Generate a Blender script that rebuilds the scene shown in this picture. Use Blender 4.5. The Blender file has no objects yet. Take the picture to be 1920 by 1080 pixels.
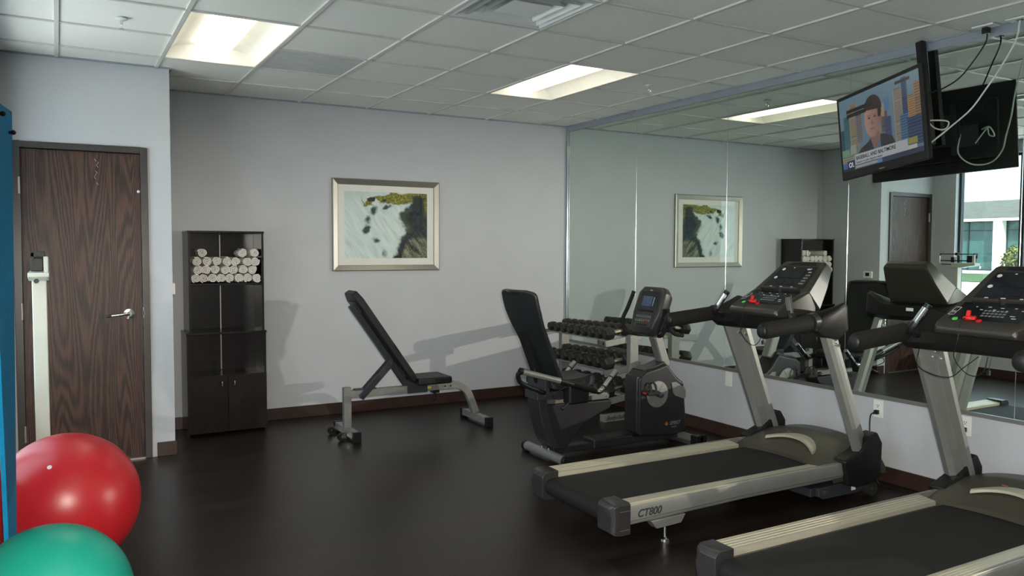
import bpy, bmesh, math, random
import numpy as np
from mathutils import Vector, Matrix, noise as mnoise
random.seed(7)
S = bpy.context.scene
C = S.collection
PI = math.pi

# ------------------------------------------------------------ camera, world, lights, exposure
CAM = Vector((-4.6369, -7.0452, 1.4988)); FPX = 1507.04; YAW, PIT, ROL = 0.515, -0.0493, 0.0038
Fw = Vector((math.sin(YAW)*math.cos(PIT), math.cos(YAW)*math.cos(PIT), math.sin(PIT)))
Rt = Vector((math.cos(YAW), -math.sin(YAW), 0)); Up = Rt.cross(Fw)
R2 = Rt*math.cos(ROL)+Up*math.sin(ROL); U2 = -Rt*math.sin(ROL)+Up*math.cos(ROL)
cd = bpy.data.cameras.new('camera'); cam = bpy.data.objects.new('camera', cd); C.objects.link(cam)
M3 = Matrix((R2, U2, -Fw)).transposed(); cam.matrix_world = Matrix.Translation(CAM) @ M3.to_4x4()
cd.sensor_width = 36; cd.lens = FPX/1920*36; cd.clip_start = .02; cd.clip_end = 300
S.camera = cam

S.view_settings.view_transform = 'Standard'; S.view_settings.look = 'None'
S.view_settings.gamma = 1; S.view_settings.use_curve_mapping = False
S.view_settings.exposure = -0.06

W = bpy.data.worlds.new('world'); S.world = W; W.use_nodes = True
bg = W.node_tree.nodes['Background']; bg.inputs[0].default_value = (.78, .89, 1.0, 1); bg.inputs[1].default_value = 4.3

ROOM_H = 2.757; XL = -4.95; YD = -0.843; XD = -3.92; YF = -9.2
LAMP = 5.2              # strength of the troffer lenses
# the flash beside the lens, and its image in the mirror wall (the mirror throws the flash back into the room)
def lamp(name, loc, energy, radius, col, typ='POINT'):
    d = bpy.data.lights.new(name, typ); d.energy = energy; d.color = col
    if typ == 'POINT': d.shadow_soft_size = radius
    o = bpy.data.objects.new(name, d); o.location = loc; C.objects.link(o); return o
FL = CAM + R2*0.03 + U2*0.07
def flash_lamp(name, loc, mx, energy):
    o = lamp(name, loc, energy, .02, (1, .935, .81), 'SPOT'); d = o.data; d.shadow_soft_size = .02
    d.spot_size = math.radians(124); d.spot_blend = .32
    v = Vector((math.sin(YAW)*math.cos(math.radians(-50))*mx, math.cos(YAW)*math.cos(math.radians(-50)), math.sin(math.radians(-50))))
    o.rotation_euler = v.to_track_quat('-Z', 'Y').to_euler(); return o
flash = flash_lamp('camera_flash', FL, 1, 520)
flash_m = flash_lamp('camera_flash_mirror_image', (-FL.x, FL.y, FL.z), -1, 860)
# sun on the street side of the building opposite brightens the outside and, off the paving, the ceiling
sun = bpy.data.lights.new('sun', 'SUN'); sun.energy = 20.0; sun.angle = .02; sun.color = (1, .96, .9)
so = bpy.data.objects.new('sun', sun); C.objects.link(so); so.rotation_euler = Vector((-.35, .55, -.75)).to_track_quat('-Z', 'Y').to_euler()

# ------------------------------------------------------------ materials
def mat(name, col, rough=.5, metal=0, spec=.5, var=0, vscale=6, bump=0, bscale=60, coat=0, emis=None, estr=0, stretch=None, col2=None):
    m = bpy.data.materials.new(name); m.use_nodes = True; nt = m.node_tree; N = nt.nodes; L = nt.links
    b = N['Principled BSDF']
    b.inputs['Base Color'].default_value = (*col, 1); b.inputs['Roughness'].default_value = rough
    b.inputs['Metallic'].default_value = metal; b.inputs['Specular IOR Level'].default_value = spec
    b.inputs['Coat Weight'].default_value = coat
    tc = N.new('ShaderNodeTexCoord'); mp = N.new('ShaderNodeMapping'); L.new(tc.outputs['Object'], mp.inputs[0])
    if stretch: mp.inputs['Scale'].default_value = stretch
    if var or col2:
        n = N.new('ShaderNodeTexNoise'); n.inputs['Scale'].default_value = vscale; n.inputs['Detail'].default_value = 5
        L.new(mp.outputs[0], n.inputs[0])
        cr = N.new('ShaderNodeValToRGB'); L.new(n.outputs[0], cr.inputs[0])
        a = col2 if col2 else [c*(1-var) for c in col]; z = col if col2 else [min(1, c*(1+var)) for c in col]
        cr.color_ramp.elements[0].position = .32; cr.color_ramp.elements[1].position = .68
        cr.color_ramp.elements[0].color = (*a, 1); cr.color_ramp.elements[1].color = (*z, 1)
        L.new(cr.outputs[0], b.inputs['Base Color'])
    if bump:
        n2 = N.new('ShaderNodeTexNoise'); n2.inputs['Scale'].default_value = bscale; n2.inputs['Detail'].default_value = 3
        L.new(mp.outputs[0], n2.inputs[0])
        bp = N.new('ShaderNodeBump'); bp.inputs['Strength'].default_value = bump; bp.inputs['Distance'].default_value = .01
        L.new(n2.outputs[0], bp.inputs['Height']); L.new(bp.outputs[0], b.inputs['Normal'])
    if emis: b.inputs['Emission Color'].default_value = (*emis, 1); b.inputs['Emission Strength'].default_value = estr
    return m
M = {}
M['wall'] = mat('painted_wall', (.49, .499, .528), .75, bump=.15, bscale=220, var=.02, vscale=3)
M['ceil'] = mat('ceiling_tile', (.84, .825, .79), .9, var=.05, vscale=260, bump=.35, bscale=240)
M['panelgrey'] = mat('smooth_grey_panel', (.56, .57, .56), .6, var=.08, vscale=5, stretch=(1, 8, 1))
M['tee'] = mat('ceiling_tee', (.62, .60, .57), .45, var=.02)
M['white_metal'] = mat('white_metal', (.75, .76, .76), .4, var=.03)
M['base'] = mat('baseboard_brown', (.040, .020, .016), .4, var=.15, vscale=8, bump=.1)
M['frame'] = mat('door_frame_paint', (.045, .038, .036), .35, var=.05)
M['trimgrey'] = mat('grey_blue_trim', (.28, .31, .36), .5, var=.05)
M['chrome'] = mat('chrome', (.75, .75, .74), .15, 1, var=.02)
M['alu'] = mat('brushed_aluminium', (.38, .355, .32), .36, .85, var=.05, vscale=30, stretch=(1, 1, 20))
M['silver'] = mat('silver_paint', (.25, .25, .237), .36, .45, var=.04, vscale=12)
M['champ'] = mat('champagne_rail', (.50, .46, .36), .38, .35, var=.04, vscale=10, stretch=(.3, 6, 1))
M['greypl'] = mat('grey_plastic', (.042, .039, .041), .30, .35, var=.08, vscale=14, bump=.08, bscale=300)
M['bikegrey'] = mat('bike_shell_grey', (.021, .020, .023), .36, .1, var=.08, vscale=10, bump=.08, bscale=300)
M['beam'] = mat('dark_moulded_plastic', (.013, .012, .012), .42, spec=.16, var=.08, vscale=14, bump=.08, bscale=300)
M['console'] = mat('console_plastic', (.036, .032, .027), .34, .05, spec=.45, var=.06, vscale=6, bump=.06, bscale=350)
M['hood'] = mat('hood_plastic', (.055, .047, .035), .36, .05, spec=.4, var=.06, vscale=6, bump=.06, bscale=350)  # dark grey plastic with the warm tint of the ceiling lamps put into its colour
M['black'] = mat('black_plastic', (.009, .009, .009), .42, spec=.35, var=.2, vscale=20)
M['rubber'] = mat('black_rubber', (.011, .011, .011), .72, var=.2, vscale=40, bump=.2, bscale=200)
M['foam'] = mat('black_foam_grip', (.013, .0115, .010), .75, spec=.3, var=.2, vscale=60, bump=.3, bscale=400)
M['belt'] = mat('treadmill_belt', (.010, .0095, .009), .66, spec=.3, var=.25, vscale=90, bump=.3, bscale=500)
M['vinyl'] = mat('black_vinyl', (.010, .011, .012), .45, spec=.35, var=.2, vscale=30, bump=.2, bscale=300)
M['mesh'] = mat('black_mesh_fabric', (.007, .009, .010), .65, spec=.35, var=.3, vscale=200, bump=.4, bscale=700)
M['darkmetal'] = mat('dark_grey_metal', (.045, .047, .055), .42, .3, var=.1)
M['benchsilver'] = mat('grey_powder_coat', (.23, .23, .215), .42, .25, var=.08, vscale=20)
M['towel'] = mat('white_terry', (.90, .86, .81), .95, var=.06, vscale=60, bump=.8, bscale=260)
M['cab'] = mat('espresso_laminate', (.014, .011, .011), .22, var=.25, vscale=5, stretch=(1, 1, .2))
M['cabside'] = mat('grey_laminate_edge', (.05, .052, .055), .35, var=.1)
M['brass'] = mat('brass', (.75, .55, .25), .25, 1, var=.03)
M['steelrough'] = mat('knurled_steel', (.62, .55, .42), .28, 1, var=.1, vscale=200, bump=.3, bscale=600)
M['hex'] = mat('hex_rubber', (.016, .014, .012), .5, var=.25, vscale=30, bump=.15)
M['ivory'] = mat('ivory_enamel', (.52, .52, .455), .4, var=.03)
M['blue'] = mat('blue_foam', (.004, .19, .40), .85, spec=.2, var=.08, vscale=30, bump=.15, bscale=200)
M['blueedge'] = mat('blue_foam_edge', (.03, .34, .72), .6, var=.05)
M['redball'] = mat('red_vinyl_ball', (.44, .013, .020), .33, var=.05, vscale=3, bump=.05, bscale=500)
M['greenball'] = mat('green_vinyl_ball', (.008, .30, .22), .36, var=.05, vscale=3, bump=.05, bscale=500)
M['redbtn'] = mat('red_plastic', (.62, .015, .012), .35, var=.04)
M['greenbtn'] = mat('green_plastic', (.10, .55, .10), .4, var=.04)
M['orange'] = mat('orange_print', (.36, .09, .04), .5, var=.04)
M['print'] = mat('pale_print', (.62, .62, .60), .5, var=.03)
M['key'] = mat('grey_key', (.16, .17, .17), .5, var=.1)
M['lcd'] = mat('lcd_glass', (.012, .014, .018), .12, var=.1)
M['lcdblue'] = mat('blue_lcd', (.05, .08, .16), .2, var=.1)
M['darkprint'] = mat('dark_print', (.03, .03, .03), .5, var=.1)
M['white'] = mat('white_plastic', (.78, .78, .76), .45, var=.02)
M['cream'] = mat('cream_plastic', (.74, .70, .66), .45, var=.02)
M['matboard'] = mat('cream_mat_board', (.90, .85, .81), .85, var=.02)
M['cable_w'] = mat('white_cable', (.72, .72, .70), .5, var=.03)
M['navy'] = mat('navy_label', (.02, .03, .10), .5, var=.03)
M['yellow'] = mat('yellow_label', (.65, .55, .04), .5, var=.03)
M['winframe'] = mat('dark_window_frame', (.025, .032, .034), .4, .3, var=.05)
M['extwhite'] = mat('white_render', (.80, .80, .78), .8, var=.04)
M['extroof'] = mat('grey_roof', (.058, .058, .054), .9, var=.15, vscale=2)
M['extglass'] = mat('green_tinted_glass', (.035, .085, .085), .35, var=.25, vscale=.6)
M['pave'] = mat('pale_paving', (.72, .71, .68), .9, var=.08)
M['lawn'] = mat('lawn_green', (.022, .055, .014), .95, var=.3, vscale=5)
M['leaf'] = mat('yellow_green_leaf', (.11, .11, .03), .8, var=.5, vscale=8)

def floor_mat():
    m = bpy.data.materials.new('dark_wood_planks'); m.use_nodes = True; nt = m.node_tree; N = nt.nodes; L = nt.links
    b = N['Principled BSDF']; tc = N.new('ShaderNodeTexCoord')
    mp = N.new('ShaderNodeMapping'); mp.inputs['Rotation'].default_value = (0, 0, 0); L.new(tc.outputs['Object'], mp.inputs[0])
    br = N.new('ShaderNodeTexBrick'); L.new(mp.outputs[0], br.inputs[0])
    br.inputs['Scale'].default_value = 1; br.inputs['Mortar Size'].default_value = .0015; br.inputs['Brick Width'].default_value = 1.2; br.inputs['Row Height'].default_value = .12
    br.inputs['Color1'].default_value = (.0125, .0085, .0070, 1); br.inputs['Color2'].default_value = (.0200, .0130, .0105, 1); br.inputs['Mortar'].default_value = (.006, .004, .004, 1)
    mp2 = N.new('ShaderNodeMapping'); mp2.inputs['Scale'].default_value = (2, 40, 1); L.new(tc.outputs['Object'], mp2.inputs[0])
    n = N.new('ShaderNodeTexNoise'); n.inputs['Scale'].default_value = 2; n.inputs['Detail'].default_value = 8; L.new(mp2.outputs[0], n.inputs[0])
    cr = N.new('ShaderNodeValToRGB'); cr.color_ramp.elements[0].color = (.45, .45, .45, 1); cr.color_ramp.elements[1].color = (1.5, 1.45, 1.4, 1); L.new(n.outputs[0], cr.inputs[0])
    mx = N.new('ShaderNodeMix'); mx.data_type = 'RGBA'; mx.blend_type = 'MULTIPLY'; mx.inputs[0].default_value = 1
    L.new(br.outputs[0], mx.inputs[6]); L.new(cr.outputs[0], mx.inputs[7]); L.new(mx.outputs[2], b.inputs['Base Color'])
    b.inputs['Roughness'].default_value = .34; b.inputs['Specular IOR Level'].default_value = .36
    bp = N.new('ShaderNodeBump'); bp.inputs['Strength'].default_value = .12; bp.inputs['Distance'].default_value = .005
    L.new(n.outputs[0], bp.inputs['Height']); L.new(bp.outputs[0], b.inputs['Normal'])
    return m
M['floor'] = floor_mat()

def door_mat():
    m = bpy.data.materials.new('stained_oak_veneer'); m.use_nodes = True; nt = m.node_tree; N = nt.nodes; L = nt.links
    b = N['Principled BSDF']; tc = N.new('ShaderNodeTexCoord')
    mp = N.new('ShaderNodeMapping'); mp.inputs['Scale'].default_value = (2.6, 1, .17); L.new(tc.outputs['Object'], mp.inputs[0])
    n = N.new('ShaderNodeTexNoise'); n.inputs['Scale'].default_value = 1.6; n.inputs['Detail'].default_value = 1.5; L.new(mp.outputs[0], n.inputs[0])
    mu = N.new('ShaderNodeMath'); mu.operation = 'MULTIPLY'; mu.inputs[1].default_value = 240; L.new(n.outputs[0], mu.inputs[0])
    sn = N.new('ShaderNodeMath'); sn.operation = 'SINE'; L.new(mu.outputs[0], sn.inputs[0])
    mp3 = N.new('ShaderNodeMapping'); mp3.inputs['Scale'].default_value = (160, 1, 6); L.new(tc.outputs['Object'], mp3.inputs[0])
    n3 = N.new('ShaderNodeTexNoise'); n3.inputs['Scale'].default_value = 1.2; n3.inputs['Detail'].default_value = 4; L.new(mp3.outputs[0], n3.inputs[0])
    ad = N.new('ShaderNodeMath'); ad.operation = 'MULTIPLY_ADD'; ad.inputs[1].default_value = .17; L.new(sn.outputs[0], ad.inputs[0]); L.new(n3.outputs[0], ad.inputs[2])
    cr = N.new('ShaderNodeValToRGB'); cr.color_ramp.elements[0].position = .30; cr.color_ramp.elements[1].position = .66
    cr.color_ramp.elements[0].color = (.017, .007, .005, 1); cr.color_ramp.elements[1].color = (.078, .034, .023, 1)
    L.new(ad.outputs[0], cr.inputs[0]); L.new(cr.outputs[0], b.inputs['Base Color'])
    b.inputs['Roughness'].default_value = .45; b.inputs['Specular IOR Level'].default_value = .45
    bp = N.new('ShaderNodeBump'); bp.inputs['Strength'].default_value = .5; bp.inputs['Distance'].default_value = .002
    L.new(ad.outputs[0], bp.inputs['Height']); L.new(bp.outputs[0], b.inputs['Normal'])
    return m
M['door'] = door_mat()

def mirror_mat():
    m = bpy.data.materials.new('mirror_glass'); m.use_nodes = True; nt = m.node_tree; N = nt.nodes; L = nt.links
    N.remove(N['Principled BSDF']); g = N.new('ShaderNodeBsdfGlossy'); g.inputs['Roughness'].default_value = 0.0
    n = N.new('ShaderNodeTexNoise'); n.inputs['Scale'].default_value = 1.2
    cr = N.new('ShaderNodeValToRGB'); cr.color_ramp.elements[0].color = (.70, .785, .73, 1); cr.color_ramp.elements[1].color = (.73, .81, .76, 1)
    L.new(n.outputs[0], cr.inputs[0]); L.new(cr.outputs[0], g.inputs[0]); L.new(g.outputs[0], N['Material Output'].inputs[0]); return m
M['mirror'] = mirror_mat()

def glass_mat(name, tint, refl=.06):
    m = bpy.data.materials.new(name); m.use_nodes = True; nt = m.node_tree; N = nt.nodes; L = nt.links
    N.remove(N['Principled BSDF']); t = N.new('ShaderNodeBsdfTransparent'); t.inputs[0].default_value = (*tint, 1)
    g = N.new('ShaderNodeBsdfGlossy'); g.inputs['Roughness'].default_value = 0.01; mx = N.new('ShaderNodeMixShader'); mx.inputs[0].default_value = refl
    L.new(t.outputs[0], mx.inputs[1]); L.new(g.outputs[0], mx.inputs[2]); L.new(mx.outputs[0], N['Material Output'].inputs[0]); return m
M['glass'] = glass_mat('tinted_window_glass', (.92, .97, .97))
M['acrylic'] = glass_mat('thin_picture_glazing', (.97, .98, .98), .035)

def emit_mat(name, col, st):
    m = bpy.data.materials.new(name); m.use_nodes = True; nt = m.node_tree; N = nt.nodes; L = nt.links
    N.remove(N['Principled BSDF']); e = N.new('ShaderNodeEmission'); e.inputs[0].default_value = (*col, 1); e.inputs[1].default_value = st
    L.new(e.outputs[0], N['Material Output'].inputs[0]); return m
M['lens'] = emit_mat('lit_troffer_basket', (1, .92, .70), LAMP)
M['refl'] = emit_mat('lit_troffer_side', (1, .82, .50), LAMP*.42)

def vcol_mat(name, emit=0):
    m = bpy.data.materials.new(name); m.use_nodes = True; nt = m.node_tree; N = nt.nodes; L = nt.links
    b = N['Principled BSDF']; a = N.new('ShaderNodeVertexColor'); a.layer_name = 'Col'
    if emit:
        b.inputs['Base Color'].default_value = (.01, .01, .01, 1); b.inputs['Roughness'].default_value = .25
        L.new(a.outputs[0], b.inputs['Emission Color']); b.inputs['Emission Strength'].default_value = emit
    else:
        L.new(a.outputs[0], b.inputs['Base Color']); b.inputs['Roughness'].default_value = .6
    return m
M['print_art'] = vcol_mat('printed_picture'); M['screen'] = vcol_mat('lit_screen', .44)

# ------------------------------------------------------------ mesh builder
class B:
    def __init__(s): s.v = []; s.f = []; s.sm = []
    def add(s, vs, fs, smooth=False):
        n = len(s.v); s.v += [Vector(v) for v in vs]; s.f += [[i+n for i in f] for f in fs]; s.sm += [smooth]*len(fs); return s
    def box(s, x0, x1, y0, y1, z0, z1):
        vs = [(x, y, z) for x in (x0, x1) for y in (y0, y1) for z in (z0, z1)]
        return s.add(vs, [(0, 1, 3, 2), (4, 6, 7, 5), (0, 4, 5, 1), (2, 3, 7, 6), (0, 2, 6, 4), (1, 5, 7, 3)])
    def obox(s, c, d, u, w, hd, hu, hw):
        d = Vector(d).normalized(); u = Vector(u).normalized(); w = Vector(w).normalized(); c = Vector(c)
        vs = [c+d*a*hd+u*b*hu+w*e*hw for a in (-1, 1) for b in (-1, 1) for e in (-1, 1)]
        return s.add(vs, [(0, 1, 3, 2), (4, 6, 7, 5), (0, 4, 5, 1), (2, 3, 7, 6), (0, 2, 6, 4), (1, 5, 7, 3)])
    def bar(s, p0, p1, side, hs, hn):
        "rectangular bar between two points; side = direction of the half width hs, hn = half thickness"
        p0 = Vector(p0); p1 = Vector(p1); d = (p1-p0); L = d.length; d.normalize(); sd = Vector(side); sd = (sd-d*sd.dot(d)).normalized()
        return s.obox((p0+p1)/2, d, sd, d.cross(sd), L/2, hs, hn)
    def prism(s, poly, ax, a, b):
        def P(p, t): return {'y': (p[0], t, p[1]), 'x': (t, p[0], p[1]), 'z': (p[0], p[1], t)}[ax]
        n = len(poly); vs = [P(p, a) for p in poly]+[P(p, b) for p in poly]
        fs = [list(range(n)), list(range(2*n-1, n-1, -1))]+[[i, i+n, (i+1) % n+n, (i+1) % n] for i in range(n)]
        return s.add(vs, fs)
    def loft(s, rings, cap=True, smooth=True):
        n = len(rings[0]); vs = [p for r in rings for p in r]; fs = []
        for k in range(len(rings)-1):
            for i in range(n):
                fs.append([k*n+i, k*n+(i+1) % n, (k+1)*n+(i+1) % n, (k+1)*n+i])
        s.add(vs, fs, smooth)
        if cap: s.add(rings[0], [list(range(n-1, -1, -1))]); s.add(rings[-1], [list(range(n))])
        return s
    def tube(s, pts, r, n=12, smooth_path=0, cap=True, flat=1.0):
        pts = [Vector(p) for p in pts]
        if smooth_path: pts = spline(pts, smooth_path)
        rr = r if isinstance(r, (list, tuple)) else [r]*len(pts)
        if len(rr) != len(pts): rr = [float(np.interp(i/(len(pts)-1), np.linspace(0, 1, len(rr)), rr)) for i in range(len(pts))]
        rings = []; ref = None
        for i, p in enumerate(pts):
            d = (pts[min(i+1, len(pts)-1)]-pts[max(i-1, 0)]).normalized()
            if ref is None: ref = Vector((0, 0, 1)) if abs(d.z) < .9 else Vector((1, 0, 0))
            a = (ref-d*ref.dot(d)).normalized(); b = d.cross(a); ref = a
            rings.append([p+(a*math.cos(t)+b*flat*math.sin(t))*rr[i] for t in [2*PI*k/n for k in range(n)]])
        return s.loft(rings, cap)
    def cyl(s, p0, p1, r, n=20, r1=None): return s.tube([p0, p1], [r, r if r1 is None else r1], n)
    def sphere(s, c, r, nu=24, nv=14, sc=(1, 1, 1)):
        c = Vector(c); rings = []
        for j in range(1, nv):
            t = PI*j/nv; rings.append([c+Vector((math.sin(t)*math.cos(2*PI*i/nu)*sc[0], math.sin(t)*math.sin(2*PI*i/nu)*sc[1], math.cos(t)*sc[2]))*r for i in range(nu)])
        s.loft(rings, False)
        n0 = len(s.v); s.v.append(c+Vector((0, 0, r*sc[2]))); s.v.append(c-Vector((0, 0, r*sc[2])))
        base = n0-nu*(nv-1)
        for i in range(nu):
            s.f.append([n0, base+i, base+(i+1) % nu]); s.sm.append(True)
            l = base+nu*(nv-2); s.f.append([n0+1, l+(i+1) % nu, l+i]); s.sm.append(True)
        return s
    def lathe(s, prof, n=32, o=(0, 0, 0), ax=(0, 0, 1)):
        ax = Vector(ax).normalized(); a = ax.orthogonal().normalized(); b = ax.cross(a); o = Vector(o)
        rings = [[o+ax*z+(a*math.cos(t)+b*math.sin(t))*max(r, 1e-4) for t in [2*PI*k/n for k in range(n)]] for r, z in prof]
        return s.loft(rings, True)
    def grid(s, fn, nu, nv, smooth=True):
        vs = [fn(i/nu, j/nv) for i in range(nu+1) for j in range(nv+1)]
        fs = [[i*(nv+1)+j, (i+1)*(nv+1)+j, (i+1)*(nv+1)+j+1, i*(nv+1)+j+1] for i in range(nu) for j in range(nv)]
        return s.add(vs, fs, smooth)
    def text(s, body, size, o, dx, dy, thick=.0006, align='LEFT', shear=0, bold=0):
        "flat lettering standing on a face: o = origin, dx = reading direction, dy = up on the face"
        c = bpy.data.curves.new('lettering', 'FONT'); c.body = body; c.size = size; c.extrude = thick; c.align_x = align; c.shear = shear; c.offset = bold
        ob = bpy.data.objects.new('lettering', c); C.objects.link(ob); dg = bpy.context.evaluated_depsgraph_get(); dg.update()
        me = bpy.data.meshes.new_from_object(ob.evaluated_get(dg))
        dx = Vector(dx).normalized(); dy = Vector(dy).normalized(); dz = dx.cross(dy); o = Vector(o)
        s.add([o+dx*v.co.x+dy*v.co.y+dz*v.co.z for v in me.vertices], [list(p.vertices) for p in me.polygons])
        bpy.data.objects.remove(ob); bpy.data.meshes.remove(me); bpy.data.curves.remove(c); return s
    def build(s, name, m, parent=None, bevel=0, seg=2, angle=38, recalc=True):
        org = parent_org(parent); me = bpy.data.meshes.new(name)
        me.from_pydata([tuple(v-org) for v in s.v], [], s.f); me.update()
        bm = bmesh.new(); bm.from_mesh(me)
        for f, sm in zip(bm.faces, s.sm): f.smooth = True
        if recalc: bmesh.ops.remove_doubles(bm, verts=bm.verts, dist=1e-5); bmesh.ops.recalc_face_normals(bm, faces=bm.faces)
        bm.to_mesh(me); bm.free(); me.materials.append(m)
        me.set_sharp_from_angle(angle=math.radians(angle))
        o = bpy.data.objects.new(name, me); C.objects.link(o)
        if parent: o.parent = parent
        if bevel:
            md = o.modifiers.new('bevel', 'BEVEL'); md.width = bevel; md.segments = seg; md.limit_method = 'ANGLE'; md.angle_limit = math.radians(35); md.harden_normals = True
        return o
def parent_org(p):
    o = Vector((0, 0, 0))
    while p: o = o+p.location; p = p.parent
    return o
def spline(P, k):
    out = []
    Q = [P[0]*2-P[1]]+P+[P[-1]*2-P[-2]]
    for i in range(1, len(Q)-2):
        for j in range(k):
            t = j/k; a, b, c, d = Q[i-1], Q[i], Q[i+1], Q[i+2]
            out.append(.5*((2*b)+(-a+c)*t+(2*a-5*b+4*c-d)*t*t+(-a+3*b-3*c+d)*t**3))
    out.append(P[-1]); return out
def thing(name, label, cat, loc=(0, 0, 0), group=None):
    o = bpy.data.objects.new(name, None); C.objects.link(o); o.location = loc; o.empty_display_size = .05
    tag(o, label, cat, group); return o
def tag(o, label, cat, group=None):
    o['label'] = label; o['category'] = cat
    if group: o['group'] = group
    return o
def struct(name, b, m, parent=None, **k):
    o = b.build(name, m, parent, **k)
    if not parent: o['kind'] = 'structure'
    return o
def copy_tree(o, parent=None):
    c = o.copy(); C.objects.link(c); c.parent = parent
    for ch in [x for x in KIDS.get(o.name, [])]: copy_tree(ch, c)
    return c
KIDS = {}
def index_kids():
    KIDS.clear()
    for o in C.objects:
        if o.parent: KIDS.setdefault(o.parent.name, []).append(o)

# ------------------------------------------------------------ the room
T = .6096; GX, GY = -2.174, -.587
struct('floor', B().box(XL-.2, .2, YF-.2, .2, -.1, 0), M['floor'])
struct('wall_back', B().box(XD-.12, .2, 0, .12, 0, ROOM_H+.1), M['wall'])
b = B().box(XL-.2, -4.86, YD, YD+.12, 0, ROOM_H+.1).box(-4.10, XD, YD, YD+.12, 0, ROOM_H+.1).box(-4.86, -4.10, YD, YD+.12, 2.165, ROOM_H+.1)
b.box(XD-.12, XD, YD+.12, 0, 0, ROOM_H+.1)
struct('wall_left_recess', b, M['wall'])
struct('wall_front', B().box(XL-.2, .2, YF-.12, YF, 0, ROOM_H+.1), M['wall'])
MZ0, MZ1 = .545, 2.705
struct('wall_right', B().box(0.0, .14, YF, 0, 0, MZ0), M['wall'])
struct('trim_1', B().box(-.012, .14, YF, 0, MZ1, ROOM_H+.1), M['trimgrey'])
# left wall with its tall windows
WIN = [(-1.12, -3.06, (-1.87, -2.62)), (-4.6, -8.4, (-5.5, -6.45, -7.4))]
WZ0, WZ1 = .55, 2.62
b = B(); ys = [YD]
for a, c, _ in WIN:
    b.box(XL-.14, XL, c, a, 0, WZ0).box(XL-.14, XL, c, a, WZ1, ROOM_H+.1); ys += [a, c]
ys.append(YF)
for k in range(0, len(ys), 2): b.box(XL-.14, XL, ys[k+1], ys[k], 0, ROOM_H+.1)
struct('wall_left', b, M['wall'])
for k, (a, c, mull) in enumerate(WIN):
    b = B(); xo = XL-.10; w = .03
    b.box(xo-.03, xo+.03, a-w, a, WZ0, WZ1).box(xo-.03, xo+.03, c, c+w, WZ0, WZ1).box(xo-.03, xo+.03, c, a, WZ0, WZ0+w).box(xo-.03, xo+.03, c, a, WZ1-w, WZ1)
    for y in mull: b.box(xo-.04, xo+.04, y-.028, y+.028, WZ0, WZ1)
    w_ = struct('window_%d' % (k+1), b, M['winframe'])
    B().box(xo-.004, xo+.004, c+w, a-w, WZ0+w, WZ1-w).build('window_pane', M['glass'], w_)
    B().box(XL-.07, XL+.03, c-.02, a+.02, WZ0-.02, WZ0).build('window_sill', M['white_metal'], w_)
    d = bpy.data.lights.new('window_portal', 'AREA'); d.shape = 'RECTANGLE'; d.size = WZ1-WZ0; d.size_y = abs(c-a); d.cycles.is_portal = True
    o = bpy.data.objects.new('window_portal', d); C.objects.link(o); o.location = (XL-.16, (a+c)/2, (WZ0+WZ1)/2); o.rotation_euler = (0, -PI/2, 0)
# baseboards
def bbox(x0, x1, y0, y1): return B().box(x0, x1, y0, y1, 0, .102)
struct('baseboard_back', bbox(XD, 0, -.012, 0), M['base'], bevel=.003)
struct('baseboard_right', bbox(-.012, 0, YF, -.012), M['base'], bevel=.003)
struct('baseboard_recess', B().box(-4.04, XD+.012, YD-.012, YD, 0, .102).box(XD, XD+.012, YD, -.012, 0, .102), M['base'], bevel=.003)
struct('baseboard_left', bbox(XL, XL+.012, YF, YD).box(XL, -4.90, YD-.012, YD, 0, .102), M['base'], bevel=.003)

# ceiling: lay-in tiles on an exposed tee grid
I0, I1, J0, J1 = -5, 4, -1, 15
def tx(i): return GX+i*T
def ty(j): return GY-j*T
LIGHTS = [(-3, 1), (1, 1), (-3, 7), (1, 7), (-3, 11), (1, 11)]         # one tile wide, two deep
DIFF = (-1, 4); GREY = (-2, 1)
holes = set(); [holes.update([(i, j), (i, j+1)]) for i, j in LIGHTS]; holes.add(DIFF)
HOLE_OUT = [(-.065, -4.374), (-.052, -4.600)]
b = B(); g = B()
for i in range(I0, I1):
    for j in range(J0, J1):
        if (i, j) in holes: continue
        x0, x1 = max(tx(i), XL), min(tx(i+1), 0.0); y1, y0 = min(ty(j), 0), max(ty(j+1), YF)
        if x1 <= x0 or y1 <= y0: continue
        if x1 <= XD+.01 and y0 >= YD: continue
        (g if (i, j) == GREY else b).box(x0, x1, y0, y1, ROOM_H+.006, ROOM_H+.03)
ce = struct('ceiling', b, M['ceil'])
g.build('smooth_tile', M['panelgrey'], ce)
b = B().box(XL-.2, .2, YF-.2, .3, ROOM_H+.25, ROOM_H+.35); struct('ceiling_slab', b, M['white_metal'])
b = B(); hw = .012
for i in range(I0, I1):
    if XL < tx(i) < 0: b.box(tx(i)-hw, tx(i)+hw, YF, 0 if tx(i) > XD else YD, ROOM_H-.004, ROOM_H+.008)
for j in range(J0, J1+1):
    if YF < ty(j) < 0:
        xa = XL if ty(j) < YD else XD
        xs = [xa]
        for (i, jj) in LIGHTS:
            if j == jj+1: xs += [tx(i)+.01, tx(i+1)-.01]
        xs.append(0)
        for k in range(0, len(xs), 2): b.box(xs[k], xs[k+1], ty(j)-hw*.8, ty(j)+hw*.8, ROOM_H-.003, ROOM_H+.008)
tr = struct('trim_2', b, M['tee'])
b = B().box(XL, XL+.02, YF, YD, ROOM_H-.004, ROOM_H+.02).box(XL, XD, YD-.02, YD, ROOM_H-.004, ROOM_H+.02).box(XD, 0, -.02, 0, ROOM_H-.004, ROOM_H+.02).box(XD, XD+.02, YD, 0, ROOM_H-.004, ROOM_H+.02).box(-.02, 0, YF, 0, ROOM_H-.004, ROOM_H+.02)
struct('trim_3', b, M['trimgrey'])

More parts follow.
